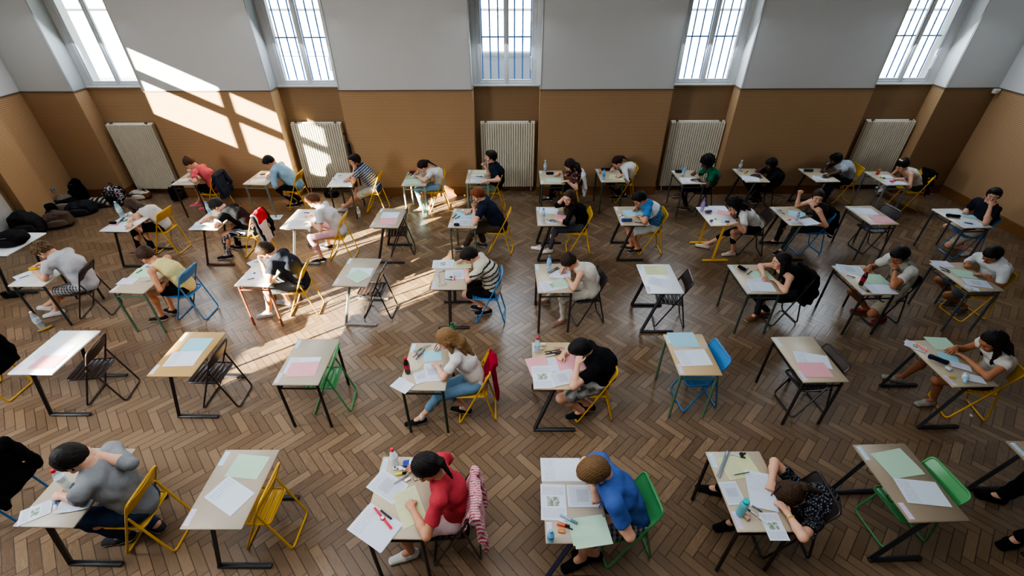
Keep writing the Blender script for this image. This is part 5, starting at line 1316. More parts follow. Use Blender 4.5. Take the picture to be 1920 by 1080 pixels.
sit('E5', 'girl in black dotted T-shirt bent low over her desk', (1479,930), fem=True, skin=LT, hair=('pony', '#4a3526', .016, .2), top=('short', '#1d1e24'), bottom=('long', '#17171b'), shoes='#17171b', sole='#2a2a2a', pitch=62, R=('d', (1444,918), 'write', (1452,866)), L=('d', (1474,960), 'rest', (1505,1008)), feet=((1362,985), (1330,918)), colf={'top': dots}, extras=[('pen', 'R', '#2a2440'), ('watch', 'L', '#c9a24a')])
c = CH['E7'][1]
person('person in black trousers and shoes cut off at right edge', GP, (c[0] + .215, c[1]), V3(1, 0, 0), (.20, 0, .64), skin=LT, hair=('short', '#2a1d15'), top=('short', '#2a2c33'), bottom=('long', '#121215', 1.15), shoes='#0f0f11', sole='#141414', pitch=40, L=('lap', .25), R=('lap', .25), feet=((1893, 1018), (1858, 932)), h=.012)
# ------------------------------------------------------------------ papers and writing things
WH, PK, GN, BL, YE, LI = '#d2dbe8', '#dfa3aa', '#b0d0b8', '#98c8d6', '#ced2a4', '#cfd1e4'
T = {'W': ('form', WH, 'white exam sheet'), 'B0': ('plain', WH, 'blank white sheet'), 'H': ('written', WH, 'handwritten white sheet'), 'P': ('print', WH, 'white printed page'), 'I': ('image', WH, 'white page with small picture'),
     'K': ('plain', PK, 'pink sheet'), 'G': ('plain', GN, 'pale green sheet'), 'B': ('plain', BL, 'light blue sheet'), 'Y': ('written', YE, 'pale yellow sheet'), 'L': ('written', LI, 'lilac white sheet')}
def pp(k, *L):
    for q in L:
        kind, col, d = T[q[0]]; paper(SP[k], kind, col, *q[1:5], ratio=q[5] if len(q) > 5 else .70, desc=d, curl=q[6] if len(q) > 6 else .0)
pp('E1', ('W', 165, 862, 212, 846), ('I', 34.6, 973, 97.4, 948), ('H', 112, 948, 178, 938, .6, .02))
S = SP['E1']; bottle(S, 'clear water bottle with red cap', 'water', 126, 910, '#d8ecf2', '#d8263c', '#cfe6ee'); stick(S, 'glue_stick', 'blue glue stick', 'glue stick', '#3f7fb8', '#dfe8ee', 102, 934, 104.5, 957, .011)
slab(S, 'sharpener', 'yellow green pencil sharpener', 'sharpener', '#b3b83a', 116, 924, (.030, .018, .012), 30); stick(S, 'pen', 'black pen', 'pen', '#1b1b1f', '#1b1b1f', 112, 942, 131.5, 928, .0055); stick(S, 'pen', 'blue pen', 'pen', '#4a6f9a', '#3f5f8a', 130, 916, 139, 905, .0055)
pp('E2', ('G', 434.6, 871.7, 494, 877.5, .76), ('W', 405.9, 912, 455.3, 946, .66))
pp('E3', ('P', 701.9, 896.3, 751.7, 927.6, .66), ('Y', 756.5, 918.7, 778.9, 981.8, .62), ('B0', 674, 966, 737, 1009), ('W', 670.6, 968.6, 733.7, 1011.7, .66))
S = SP['E3']; watch(S, 'crimson red wristwatch', 701.9, 952.4, 734.4, 992.2, '#d0243f'); stick(S, 'marker_pen', 'black marker pen', 'pen', '#1c1c1f', '#1c1c1f', 713.9, 956.8, 734.4, 973, .008)
stick(S, 'highlighter', 'yellow highlighter with black cap', 'highlighter', '#dce03a', '#1d1d20', 739.7, 890.5, 763, 885.5, .0105, sq=True); stick(S, 'pen', 'silver pen', 'pen', '#a9acb0', '#8b8f94', 738.7, 906.2, 766.9, 888.6, .007); eraser(S, 'white eraser', 764.5, 899, 35, '#efecec', '#dfe2e6')
slab(S, 'tissue_packet', 'blue tissue packet', 'tissue packet', '#2240a0', 768, 868, (.115, .06, .028), 8, .008, '#e8edf8'); bottle(S, 'white labelled bottle with red cap', 'water', 741.6, 870, '#e4eef4', '#d8323a', '#eef4f8', .6)
corr_tape(S, 'white correction tape', 741, 878, '#dfe6ea', '#39506e', 20); corr_tape(S, 'white correction roller with pale hub', 752, 879, '#e6eaf0', '#dfe6ee', -15); pencil(S, 'red brown pencil', '#7c3b34', 752, 873.5, 777.7, 871)
pp('E4', ('W', 1013.9, 880.2, 1090, 880.2, .64), ('I', 1036.3, 907.9, 1039.2, 976, .67), ('P', 1063.5, 929.6, 1124, 929.6, .72), ('G', 1069, 998, 1136, 988, .72), ('G', 1074, 1004, 1142, 994, .72))
S = SP['E4']; bottle(S, 'small clear bottle with pale blue cap', 'mini', 1032, 1013, '#a9d3e6', '#6fb6d8', '#4f9fd0', .5); stick(S, 'highlighter', 'orange highlighter with black cap', 'highlighter', '#f0603a', '#1e1b1c', 1044.3, 982, 1068.4, 987.5, .0115, sq=True)
stick(S, 'marker_pen', 'thick grey blue marker', 'pen', '#9ab0c0', '#5f7c92', 1050.3, 964.5, 1082.8, 981.3, .011); stick(S, 'pen', 'white correction pen', 'pen', '#e3e3e6', '#c9ccd6', 1048, 976, 1067, 983, .006); slab(S, 'sweet_box', 'small orange sweet box', 'sweets', '#d08a52', 1052.7, 995, (.055, .032, .016), -8, .003, None, M_glass(lin('#d98a4a'), 'sweet_box_plastic', .8)); stick(S, 'pen', 'short black pen', 'pen', '#1c1c20', '#1c1c20', 1063, 988, 1074, 993, .005)
pp('E5', ('Y', 1356, 880, 1414, 870, .72), ('P', 1362.5, 903, 1383.5, 946.4, .74), ('H', 1419.7, 885, 1434, 954.8, .62), ('I', 1438.9, 960.9, 1463, 1013.8, .70))
S = SP['E5']; ruler(S, 'grey translucent ruler', 1365.5, 845.3, 1346.2, 895.8, '#8c9aa0', .034); stick(S, 'pen', 'silver and black pen', 'pen', '#c4c8cc', '#222226', 1371.5, 851.3, 1398, 858.5, .006); corr_tape(S, 'small black correction tape', 1390, 852.5, '#2a2a2e', '#111114'); pencil(S, 'green pencil', '#4f6a3a', 1405, 885, 1373.4, 891)
bottle(S, 'turquoise sports bottle', 'sport', 1387, 963, '#6fd0d8', '#19b5b8', None, .72); stick(S, 'pen', 'dark blue pen', 'pen', '#dfe3ee', '#1f2a60', 1419.7, 966.9, 1400.4, 953.6, .0055); stick(S, 'pen', 'slate blue pen', 'pen', '#57708a', '#3f566e', 1410, 947.6, 1429.3, 959.7, .0055); stick(S, 'pen', 'white pen', 'pen', '#e8e8ea', '#d8d8dc', 1422, 969.3, 1440, 982.5, .006); tissue(S, 'crumpled clear sweet wrapper', 1399, 970, '#c9a394', .014)
pp('E6', ('G', 1651, 872, 1708, 861, .74), ('G', 1655, 876, 1713.5, 867, .74), ('W', 1687.5, 918.8, 1769.5, 927, .66))
pp('D1', ('W', 69, 660.8, 129.4, 660.8, .72), ('K', 65, 679, 112, 679, .74)); pp('D2', ('B', 345.8, 646.5, 392, 645.7, .78), ('W', 315, 673.3, 371.9, 671.5, .72)); pp('D3', ('W', 537.5, 685.3, 596.5, 684, .72), ('K', 540.3, 693.5, 595.5, 690.5, .70))
pp('D4', ('B', 794.5, 668.8, 827.5, 665, .9), ('P', 812.5, 681, 811, 715, .74), ('P', 786, 696, 793.5, 717, .8), ('H', 740.5, 715, 768.8, 730, .72))
S = SP['D4']; bottle(S, 'cola bottle with red cap and red label', 'cola', 765, 699, '#2a1712', '#c8203a', '#b02038', .92); bottle(S, 'green bottle with pink label', 'big', 851, 641, '#1f7a48', '#23513a', '#d8708e', .8); ruler(S, 'grey ruler', 775, 658.5, 807.5, 646, '#9aa2a8', .03)
for d, a, c, q in (('pink pen', '#8a2f52', '#b03a66', (774, 670, 784, 662)), ('blue pen', '#3a4f7c', '#5a6f9c', (780, 674, 795, 658)), ('green pen', '#3f8a5a', '#2f6a4a', (779, 663, 790, 653)), ('grey pen', '#4a4a50', '#2a2a2e', (783, 668, 797, 655))): stick(S, 'pen', d, 'pen', a, c, *q, .0055)
pencil(S, 'pale yellow pencil', '#c9c080', 784, 694, 794, 682)
pp('D5', ('K', 1002, 670, 1016, 703, .82), ('K', 1042.5, 688.5, 1092, 678, .8), ('L', 1032.5, 670, 1041, 697, .45), ('I', 1014, 686, 1020.8, 728, .66), ('P', 1033.8, 713, 1077.5, 703, .74))
S = SP['D5']; bottle(S, 'clear bottle with red cap', 'water', 1007, 660, '#cfe3ee', '#c8263a', '#b9d8e6', .4); slab(S, 'eraser_box', 'pale green eraser box', 'eraser', '#c9d6a8', 1018.8, 646, (.055, .035, .03), 10, .004, '#e8ecd8'); stick(S, 'glue_stick', 'white glue stick', 'glue stick', '#e6e8e4', '#d6d9d2', 1011, 655, 1019, 653, .012)
for i, q in enumerate(((1021, 660, 1050, 655.5), (1022.5, 664, 1053, 658.5), (1023, 668.5, 1052, 661.5), (1026, 658, 1046, 664))): stick(S, 'pen', ('green and black pen', 'dark blue pen', 'white and black pen', 'black pen')[i], 'pen', ('#2e5a44', '#20284a', '#dcdce0', '#1c1c1f')[i], '#1b1b1e', *q, .0055)
ruler(S, 'short pink ruler', 1038.8, 651.5, 1058.8, 652.5, '#d87a8e', .02)
pp('D6', ('B', 1256, 637, 1306, 636.5, .84), ('W', 1270.5, 672, 1328.8, 669, .72)); pp('D7', ('W', 1489.8, 669.4, 1556.7, 679.8, .6), ('K', 1500, 693, 1554, 693.4, .72))
pp('D8', ('G', 1742, 643, 1786, 645, .84), ('B', 1758.5, 665.5, 1797.6, 676, .76), ('I', 1697, 641.5, 1737, 656.6, .66), ('L', 1782, 681, 1821, 691.6, .6), ('W', 1809, 706, 1846, 713.5, .7))
S = SP['D8']; stick(S, 'highlighter', 'orange highlighter', 'highlighter', '#f07a5a', '#f07a5a', 1718, 644.7, 1737.7, 659.5, .009); pencil_case(S, 'dark blue open pencil case', '#1e2438', 1759, 674.5, -38, .19); bottle(S, 'small clear water bottle lying down', 'mini', 1808, 705, '#bfe0ee', '#9fd0e6', '#cfe6f0', .4, lying=-40); slab(S, 'snack_bar', 'yellow wrapped snack', 'snack', '#c9a84a', 1785, 707, (.07, .028, .02), -20, .006); tissue(S, 'crumpled silver wrapper', 1778, 693, '#c9ccd0', .016)
pp('C1', ('W', 28, 523, 70, 507), ('B0', 32, 531, 66, 528, .4)); S = SP['C1']; pencil(S, 'dark pencil', '#3a3a40', 36, 522, 57, 515); pencil_case(S, 'yellow pencil case', '#d8a91e', 63, 504.5, 10, .12)
pp('C2', ('G', 247, 512, 300, 509.4, .74), ('L', 223.6, 527.5, 255.6, 526.7, .7)); S = SP['C2']; stick(S, 'pen', 'green pen', 'pen', '#3f9a4a', '#2f7a3a', 255, 512, 267, 505.5, .006); stick(S, 'pen', 'purple pen', 'pen', '#7a4a8a', '#a05ab0', 274, 499.5, 285, 502, .006); stick(S, 'pen', 'silver pen', 'pen', '#aab', '#88898f', 262, 527.5, 281, 526, .0055) if False else None
stick(S, 'pen', 'silver pen', 'pen', '#a8abb2', '#88898f', 262, 527.5, 281, 526.5, .0055)
pp('C3', ('I', 467, 497, 495, 485, .72), ('W', 457.4, 519, 501.5, 513, .76), ('B0', 478, 530, 503, 522, .6)); S = SP['C3']; stick(S, 'pen', 'grey pen', 'pen', '#5a5e68', '#3a3c44', 464, 524, 477, 521.5, .0055); eraser(S, 'small dark eraser', 477, 512, 20, '#3a4252', '#2a3040', (.03, .018, .011))
pp('C4', ('B0', 655, 510.5, 697, 511, .72), ('G', 659.5, 511, 683.5, 524, .84))
pp('C5', ('I', 811, 495.5, 851, 494.5, .72), ('Y', 852, 497.5, 884, 496.5, .7), ('P', 835, 516.7, 881, 513.5, .7)); S = SP['C5']
stick(S, 'pen', 'silver pen', 'pen', '#aeb2b8', '#7f848c', 821, 510.5, 835, 507, .006); stick(S, 'highlighter', 'yellow highlighter', 'highlighter', '#d8e03a', '#2a2a2e', 838, 517, 848, 520, .009); stick(S, 'highlighter', 'pink highlighter', 'highlighter', '#e85a9a', '#d83a7a', 851.7, 517, 851.7, 525, .009); stick(S, 'pen', 'blue pen', 'pen', '#3a5aa8', '#2a3f88', 834, 523, 848, 524.5, .0055); ruler(S, 'short metal ruler', 822.7, 515, 824, 531.7, '#b4b8bc', .02)
g = MB(); p = atz(830, 535.5, DESK_H + .012)
for sg in (-1, 1): g.tube([(sg*.033 + .026*math.cos(a), 0, .014*math.sin(a)) for a in np.linspace(0, 2*PI, 14, endpoint=False)], .002, 5, closed=True); g.tube([(sg*.058, 0, .006), (sg*.058, .06, .004), (sg*.05, .125, -.006)], .0018, 5)
g.tube([(-.008, 0, .004), (.008, 0, .004)], .002, 5); o = g.obj('glasses', plain('#3a3a3e', .3)); o.location = (p[0], p[1], DESK_H + .020); o.rotation_euler = (0, 0, .5); S.reg(o, 'folded metal glasses', 'glasses')
pp('C6', ('H', 1029.7, 513, 1070, 514.7, .66), ('I', 1008.6, 540, 1066, 530, .64), ('G', 1037, 532, 1068.6, 529.5, .72)); S = SP['C6']; bottle(S, 'clear water bottle with blue cap', 'water', 1029, 504, '#b9d6ee', '#2f6fb0', '#7fb2dc', .5); stick(S, 'pen', 'olive pen', 'pen', '#6f7a4a', '#4a5030', 1026.5, 511, 1046, 500.5, .006); stick(S, 'pen', 'dark pen', 'pen', '#3a3030', '#222226', 1030, 512.5, 1048.5, 502.5, .006)
pp('C7', ('Y', 1208.6, 506, 1249.5, 506, .74), ('H', 1216, 524.5, 1261.5, 534, .58)); 
pp('C8', ('G', 1408.5, 518, 1445.8, 515.5, .78), ('L', 1404, 531, 1438, 527, .66), ('W', 1403, 537, 1451, 538.5, .62)); S = SP['C8']; pencil_case(S, 'small black pencil case', '#17171a', 1391, 503, -50, .13)
for i, q in enumerate(((1397, 510, 1402.5, 503), (1401, 514, 1410, 508))): stick(S, 'pen', ('blue pen', 'black pen')[i], 'pen', ('#2a4f9a', '#222226')[i], '#1f2a50', *q, .006)
pp('C9', ('P', 1571, 502.5, 1618, 508, .72), ('G', 1620, 523.5, 1660, 523.5, .8), ('W', 1627, 541.5, 1676, 542.5, .66)); S = SP['C9']; bottle(S, 'cola bottle with red cap', 'cola', 1613.5, 534, '#241310', '#b8243a', '#a82036', .92)
for i, q in enumerate(((1612, 538, 1632, 547), (1616, 541, 1629, 548), (1588, 516, 1604, 521))): stick(S, 'pen', ('olive pen', 'steel pen', 'blue pen')[i], 'pen', ('#8a8450', '#8f969c', '#3a5f9a')[i], '#2a2a2e', *q, .006)
pp('C10', ('L', 1749, 494, 1783, 495.5, .7), ('G', 1786, 511, 1828, 516, .78), ('P', 1808, 527.5, 1856, 534, .66), ('I', 1809, 537.5, 1836, 544, .6)); S = SP['C10']
for i, q in enumerate(((1762, 500, 1780, 508), (1765, 506, 1782, 511))): stick(S, 'pen', ('black pen', 'dark blue pen')[i], 'pen', ('#1d1d22', '#2a3050')[i], '#1d1d22', *q, .006)
S = SP['B0']; pz = atz(12, 462, DESK_H + .02); backpack('black backpack lying on the pale desk at left edge', (float(pz[0]), float(pz[1]) + .12, DESK_H + .004), 10, '#17171a', '#1f1f23', (.46, .30, .22), 0, seed=4, group='black backpacks'); 
pp('B1', ('W', 207, 424, 246, 423, .66), ('B0', 222, 411, 246, 409, .7)); S = SP['B1']; bottle(S, 'clear water bottle with pale blue cap', 'big', 230.5, 407, '#cfe4ee', '#7fc0d8', '#b9dcea', .4); pencil_case(S, 'small black pencil case', '#1a1a1d', 212, 418, 15, .11); slab(S, 'eraser', 'orange pink eraser', 'eraser', '#e8826a', 218, 421, (.05, .025, .013), 20)
for i, q in enumerate(((225, 414, 233, 408), (230, 415, 240, 411.5), (221, 418, 230, 412))): stick(S, 'pen', ('blue pen', 'green pen', 'grey pen')[i], 'pen', ('#2a4fb0', '#3fa04a', '#5a5e66')[i], '#2a2a30', *q, .0075)
slab(S, 'sharpener', 'dark red pencil sharpener', 'sharpener', '#8a2a48', 241, 413, (.03, .022, .02), 0); tissue(S, 'crumpled white tissue', 238, 404, '#eef2f4', .022)
pp('B2', ('W', 363, 421.7, 402, 418.5, .7), ('B', 360, 425, 392, 425.8, .3)); S = SP['B2']; bottle(S, 'clear water bottle with blue cap', 'water', 394, 400, '#b9dcee', '#4f9fd0', '#a9d0e8', .45); slab(S, 'eraser', 'small red eraser', 'eraser', '#c8283a', 377, 418, (.035, .025, .016), 10)
pp('B3', ('P', 542.4, 419, 583, 415.5, .7), ('W', 561, 403.5, 596, 397, .76)); S = SP['B3']; stick(S, 'pen', 'dark pen', 'pen', '#3a3a42', '#222228', 570, 398.5, 580, 399, .006)
pp('B4', ('W', 715.7, 403.3, 747.5, 403.3, .78), ('K', 711.7, 415.3, 744, 415.3, .76))
pp('B5', ('B', 855, 403.5, 890, 402, .8), ('P', 850, 416, 889, 417, .7)); S = SP['B5']; tissue(S, 'crumpled white tissue', 868, 396.5, '#e6eaee', .02); pencil_case(S, 'small dark pencil case', '#2a3040', 856, 421.5, 10, .10)
for i, q in enumerate(((848, 409, 856, 402), (853, 411, 862, 405))): stick(S, 'pen', ('dark green pen', 'blue pen')[i], 'pen', ('#2f5a44', '#3a5aa0')[i], '#222226', *q, .006)
pp('B6', ('W', 1012, 394, 1046, 396.5, .72), ('K', 1039, 406.5, 1068, 410, .76), ('P', 1026, 414.5, 1053, 417, .7)); S = SP['B6']; bottle(S, 'clear bottle with blue cap', 'water', 1018.3, 412.6, '#c9d8e0', '#4f88b8', '#9fb8c8', .45); stick(S, 'pen', 'grey pen', 'pen', '#6a6e78', '#3a3c44', 1025, 411, 1034, 415, .0065)
pp('B7', ('B', 1171, 401, 1203, 398, .84), ('Y', 1178, 407, 1194, 403, .3)); S = SP['B7']; slab(S, 'tissue_packet', 'blue and white tissue packet', 'tissue packet', '#e2e6ee', 1164.5, 403.5, (.09, .05, .022), 30, .006, '#3a5a9a'); pencil_case(S, 'blue and white pencil case', '#3a4f88', 1175, 413, 5, .19); stick(S, 'pen', 'black pen', 'pen', '#1d1d22', '#1d1d22', 1190, 416.5, 1204, 418, .006); tissue(S, 'crumpled white tissue', 1168, 410, '#dfe6ee', .018)
pp('B8', ('W', 1331, 391, 1363, 391, .72), ('K', 1345, 396.5, 1369, 401, .8), ('L', 1351, 412.6, 1380, 415.5, .66)); S = SP['B8']; bottle(S, 'lilac water bottle with purple cap', 'water', 1316, 395, '#b7a9d8', '#6a4fa0', '#a08ac8', .6); pencil_case(S, 'purple pencil case', '#6a4a8a', 1328, 397, 20, .14); slab(S, 'pocket_calculator', 'black pocket calculator', 'calculator', '#17181c', 1364, 415.5, (.075, .05, .012), 0, .003, '#3a3f48'); slab(S, 'sharpener', 'grey pencil sharpener', 'sharpener', '#5a5a5e', 1334, 413.5, (.05, .035, .03), 20); slab(S, 'eraser', 'blue eraser', 'eraser', '#7fb0d8', 1341, 410, (.05, .024, .012), -20)
pp('B9', ('B', 1478, 398.5, 1510.6, 404, .82), ('L', 1478, 413, 1500, 415.5, .7), ('W', 1501, 418, 1529, 413.5, .72)); S = SP['B9']; bottle(S, 'small clear bottle with purple cap', 'mini', 1492.8, 413, '#c9c4dc', '#8a5a9a', '#a9a4c8', .5); slab(S, 'eraser', 'orange eraser', 'eraser', '#e8785a', 1480, 411.5, (.06, .03, .015), 15); slab(S, 'card', 'small orange and white card', 'card', '#d9b08a', 1502, 418, (.06, .045, .004), 0, .001, '#e8e2d8')
for i, q in enumerate(((1452, 390, 1466, 395), (1458, 395, 1472, 401), (1500, 409, 1513, 404.5))): stick(S, 'pen', ('white pen', 'silver pen', 'black pen')[i], 'pen', ('#d8dce2', '#9aa0a8', '#222226')[i], '#6a7a9a', *q, .0065)
pp('B10', ('W', 1600, 395.5, 1643, 397, .72), ('K', 1634, 411, 1671, 412, .76))
pp('B11', ('W', 1769, 397, 1802, 397.5, .7), ('B', 1804, 403.5, 1830, 407, .76), ('P', 1795, 418.3, 1843, 419.5, .66)); S = SP['B11']; pencil_case(S, 'black pencil case', '#141417', 1787, 405, -15, .22); stick(S, 'pen', 'dark green pen', 'pen', '#2f4a3a', '#222226', 1808, 417, 1824, 420, .006)
pp('A1', ('W', 335, 338.5, 358, 335.5)); cup(SP['A1'], 'small grey cup', 356.5, 324, '#b9bcbc', .07, .035)
pp('A2', ('W', 470, 340, 498, 337.5), ('B0', 482, 330, 502, 328.5)); slab(SP['A2'], 'mobile_phone', 'black mobile phone', 'phone', '#17181b', 494, 326.5, (.13, .065, .01), 20, .003, '#22242a')
pp('A3', ('W', 624, 340, 652, 341.5), ('L', 634, 331, 652, 330)); S = SP['A3']; tissue(S, 'large crumpled white tissue', 637, 329, '#e9edf0', .045); tissue(S, 'small crumpled white tissue', 626, 337, '#e9edf0', .02)
pp('A4', ('G', 755, 341, 792, 339.5, .72), ('G', 766, 331, 790, 330)); S = SP['A4']; pencil_case(S, 'dark red pencil case', '#7a2630', 774, 322.5, 10, .15)
for i, q in enumerate(((764, 328, 772, 322), (768, 330, 777, 324))): stick(S, 'pen', ('dark green pen', 'dark pen')[i], 'pen', ('#3a5a3a', '#2a2a30')[i], '#222226', *q, .007)
pp('A5', ('Y', 886, 322.5, 911, 322.5, .7), ('W', 884, 330.5, 908, 329.5, .66), ('P', 882, 338.5, 912, 338.5, .6)); S = SP['A5']; corr_tape(S, 'white and green tape roll', 887, 331, '#dfe6e0', '#4a7a5a'); stick(S, 'pen', 'black pen', 'pen', '#222226', '#222226', 892, 330.5, 905, 331, .0065)
pp('A6', ('G', 1024, 337.5, 1052, 338, .72)); S = SP['A6']; bottle(S, 'clear water bottle with white cap', 'water', 1022, 319.5, '#c9d6dc', '#a9c4d8', '#b9ccd8', .45); pencil_case(S, 'black pencil case', '#1c1c20', 1031, 325, 5, .17)
pp('A7', ('Y', 1143, 330.5, 1170, 334, .8)); S = SP['A7']; bottle(S, 'blue labelled water bottle', 'water', 1131, 337, '#a9cce8', '#2f6fc0', '#4f8fd8', .5); pencil_case(S, 'black pencil case', '#17171a', 1136, 317.5, 0, .20); slab(S, 'glue_pot', 'small orange pot', 'pot', '#c98a4a', 1126, 323, (.035, .035, .05), 0, .008)
pp('A8', ('W', 1275.6, 337, 1309.7, 338, .66)); S = SP['A8']; bottle(S, 'blue tinted water bottle', 'water', 1280.5, 329, '#a9d0ea', '#5aa0d8', '#8abfe6', .5); pencil_case(S, 'slim dark pencil case', '#222428', 1272, 321.5, 0, .15)
pp('A9', ('H', 1391, 333, 1424, 336.5, .76)); S = SP['A9']; bottle(S, 'clear empty water bottle', 'water', 1386, 319.5, '#cfd6da', '#cfd6da', '#c4ccd2', .35); stick(S, 'pen', 'yellow pen', 'pen', '#c9b84a', '#2a2a2e', 1396, 325, 1402, 321, .008)
pp('A10', ('W', 1523, 331.5, 1551, 336.5, .7)); pencil_case(SP['A10'], 'dark grey pencil case', '#3a3c42', 1516, 319.5, 0, .20)
pp('A11', ('L', 1662, 341, 1695, 341.5, .7), ('W', 1648, 331, 1672, 331)); S = SP['A11']; cup(S, 'orange cup', 1645, 326.5, '#b8623a', .10, .036); stick(S, 'highlighter', 'lime green highlighter', 'highlighter', '#a8d83a', '#2a2a2e', 1650, 331, 1660, 334.5, .011); stick(S, 'highlighter', 'pink highlighter', 'highlighter', '#e8588a', '#d83a70', 1668, 339.5, 1680, 338.5, .011); slab(S, 'eraser', 'pink eraser', 'eraser', '#e07a9a', 1673, 342, (.05, .028, .014), 10)

# pens held in hands
for tip, end, col, lab in PENS:
    g = MB(); d = nrm(end - tip); o = link('pen', None, None, tuple(float(q) for q in tip)); l = lambda t: tuple(d*t)
    g.tube([l(.012), l(.135)], .0046, 8); g.obj('barrel', plain(col, .4), o); g = MB(); g.tube([l(0), l(.013)], [.0008, .0044], 8); g.obj('tip', plain('#9a9da2', .3, .5), o)
    o['label'] = ''; o['category'] = 'pen'; HELD.append((o, lab))
# ------------------------------------------------------------------ things on the floor
ZF = .002
S = Spot('on the parquet', None, 0)
bottle(S, 'large clear water bottle standing beside boy in plaid shorts', 'big', 79, 614, '#d3e3ea', '#e3e8ea', '#c9dbe4', .4, z=ZF); S.on = 'on the floor'
REG[-1] = (REG[-1][0], 'large clear water bottle beside boy in plaid shorts', 'on the floor', 'bottle', None)
bottle(S, 'small clear bottle behind desk of boy in navy striped T-shirt', 'water', 674, 406, '#d8e4e8', '#e3e8ea', '#dfe6ea', .4, z=ZF)
bottle(S, 'pale green tinted bottle by feet of girl in pale jeans', 'big', 797, 406.5, '#bfe6d4', '#4fb08a', '#a9dcc4', .5, z=ZF)
p = atz(85, 616, .02); g = MB(); pts = [(-.09, .012, .018), (-.05, -.006, .02), (0, -.014, .02), (.05, -.006, .02), (.09, .014, .018)]
o = link('banana', None, None, (float(p[0]), float(p[1]), .0), .9); g.tube(corner(pts, .03), [.006] + [.019]*(len(corner(pts, .03)) - 2) + [.008], 8); g.obj('peel', plain('#a8863a', .6), o); g = MB(); g.tube([(.088, .0135, .018), (.108, .024, .02)], [.007, .004], 6); g.obj('stalk', plain('#5a4420', .7), o)
S.reg(o, 'brownish yellow banana beside the large water bottle', 'fruit')
a = atz(501.5, 408.5, .004); b = atz(528, 406.5, .004); me = sheet_mesh('folder', .30, .22, M_paper('#cfe6ee', 'plain')); o = link('paper_folder', me, None, (float((a[0]+b[0])/2), float((a[1]+b[1])/2), .004), .1); S.reg(o, 'pale blue paper folder lying beside yellow chair', 'folder')
p = atz(1821, 779, .003); me = sheet_mesh('scrap', .05, .03, M_paper('#d9d9d6', 'plain')); o = link('paper_scrap', me, None, (float(p[0]), float(p[1]), .003), .8); S.reg(o, 'tiny white paper scrap near yellow chair of long dark haired girl', 'paper')
q = Blob(); p = atz(13, 556, .03); q.cone((0, 0, .035), (-.10, -.03, .035), .042, .042, V3(0, 1, 0), .8, k=.02); q.cone((-.10, -.03, .03), (-.19, -.06, .025), .045, .036, V3(0, 1, 0), .65, k=.03); q.cone((.01, 0, .04), (.02, 0, .11), .04, .042, k=.02, flat=True); q.cut((0, 0, .002), (0, 0, -1))
o = blob_obj('shoe', q, .008, '#131316', M_cloth()); o.location = (float(p[0]), float(p[1]), 0); o.rotation_euler = (0, 0, PI); S.reg(o, 'black shoe at left edge beside boy in plaid shorts', 'shoe')
# bags
def at_floor(u, v): p = atz(u, v, 0); return (float(p[0]), float(p[1]), .0)
FL = lambda V: np.where((np.sin(V[:, 0]*75 + 2*np.sin(V[:, 2]*50)) * np.sin(V[:, 2]*68 + 2*np.sin(V[:, 1]*40)) > .25)[:, None], np.array(lin('#b9aeb6')), np.array(lin('#1d1a20')))
ZB = lambda V: np.where((np.sin(V[:, 0]*60 + 3*np.sin(V[:, 2]*22)) > .1)[:, None], np.array(lin('#b8b1a6')), np.array(lin('#2b2826')))
def bag(lab, u, v, rz, c1, c2, size=(.34, .22, .42), tilt=0, colf=None, seed=1, name='backpack', dz=0., group='bags piled in the corner'):
    p = at_floor(u, v); return backpack(lab, (p[0], p[1], dz), rz, c1, c2, size, tilt, False, colf, seed, group, name)
bag('black and white floral backpack beside the flat radiator', 224, 382, -8, '#1d1a20', '#26232a', (.44, .26, .50), 0, FL, 2)
bag('small brown and white bag against the flat radiator', 266, 371, 5, '#8a5a34', '#d8d2c6', (.46, .2, .20), 0, lambda V: np.where((V[:, 2] > .13)[:, None], np.array(lin('#c9c3b8')), np.array(lin('#6f4526'))), 3, 'handbag')
bag('zebra striped flat bag left of the floral backpack', 193, 385, 12, '#b8b1a6', '#3a3632', (.50, .26, .20), 0, ZB, 5, 'handbag')
bag('large black bag against the left corner wall', 148, 372, 25, '#121114', '#18171a', (.56, .34, .54), 0, None, 6)
bag('dark bag topped with a beige cloth, left corner pile', 122, 391, 30, '#19181b', '#8f867a', (.60, .34, .32), 0, lambda V: np.where((V[:, 2] > .25)[:, None], np.array(lin('#7c7468')), np.array(lin('#19181b'))), 7, 'handbag')
bag('charcoal flat bag in front of the beige-topped one', 158, 399, 15, '#2a2b2f', '#333439', (.58, .34, .28), 0, None, 8, 'handbag')
bag('grey brown satchel in the left corner pile', 116, 424, 30, '#5a4c42', '#6f6055', (.50, .26, .36), 0, None, 9, 'satchel')
bag('dark grey backpack behind the pale desk at left', 62, 437, 20, '#2a292b', '#3a3836', (.54, .32, .50), 0, None, 10)
bag('black bag at far left beside white pillar', 24, 422, 40, '#151519', '#22263f', (.42, .3, .42), 0, None, 11)
bag('low black bag between satchel and left wall', 84, 408, 35, '#111113', '#17171a', (.56, .34, .36), 0, None, 12, 'handbag')
bag('black round backpack under desk of girl in coral red T-shirt', 338, 372, 80, '#141417', '#2f3034', (.36, .22, .38), 0, None, 13, group='bags under desks')
bag('small black bag on floor below the sunlit radiator', 622, 368, 0, '#131315', '#1c1c1f', (.34, .16, .16), 0, None, 14, 'handbag', group='bags under desks')

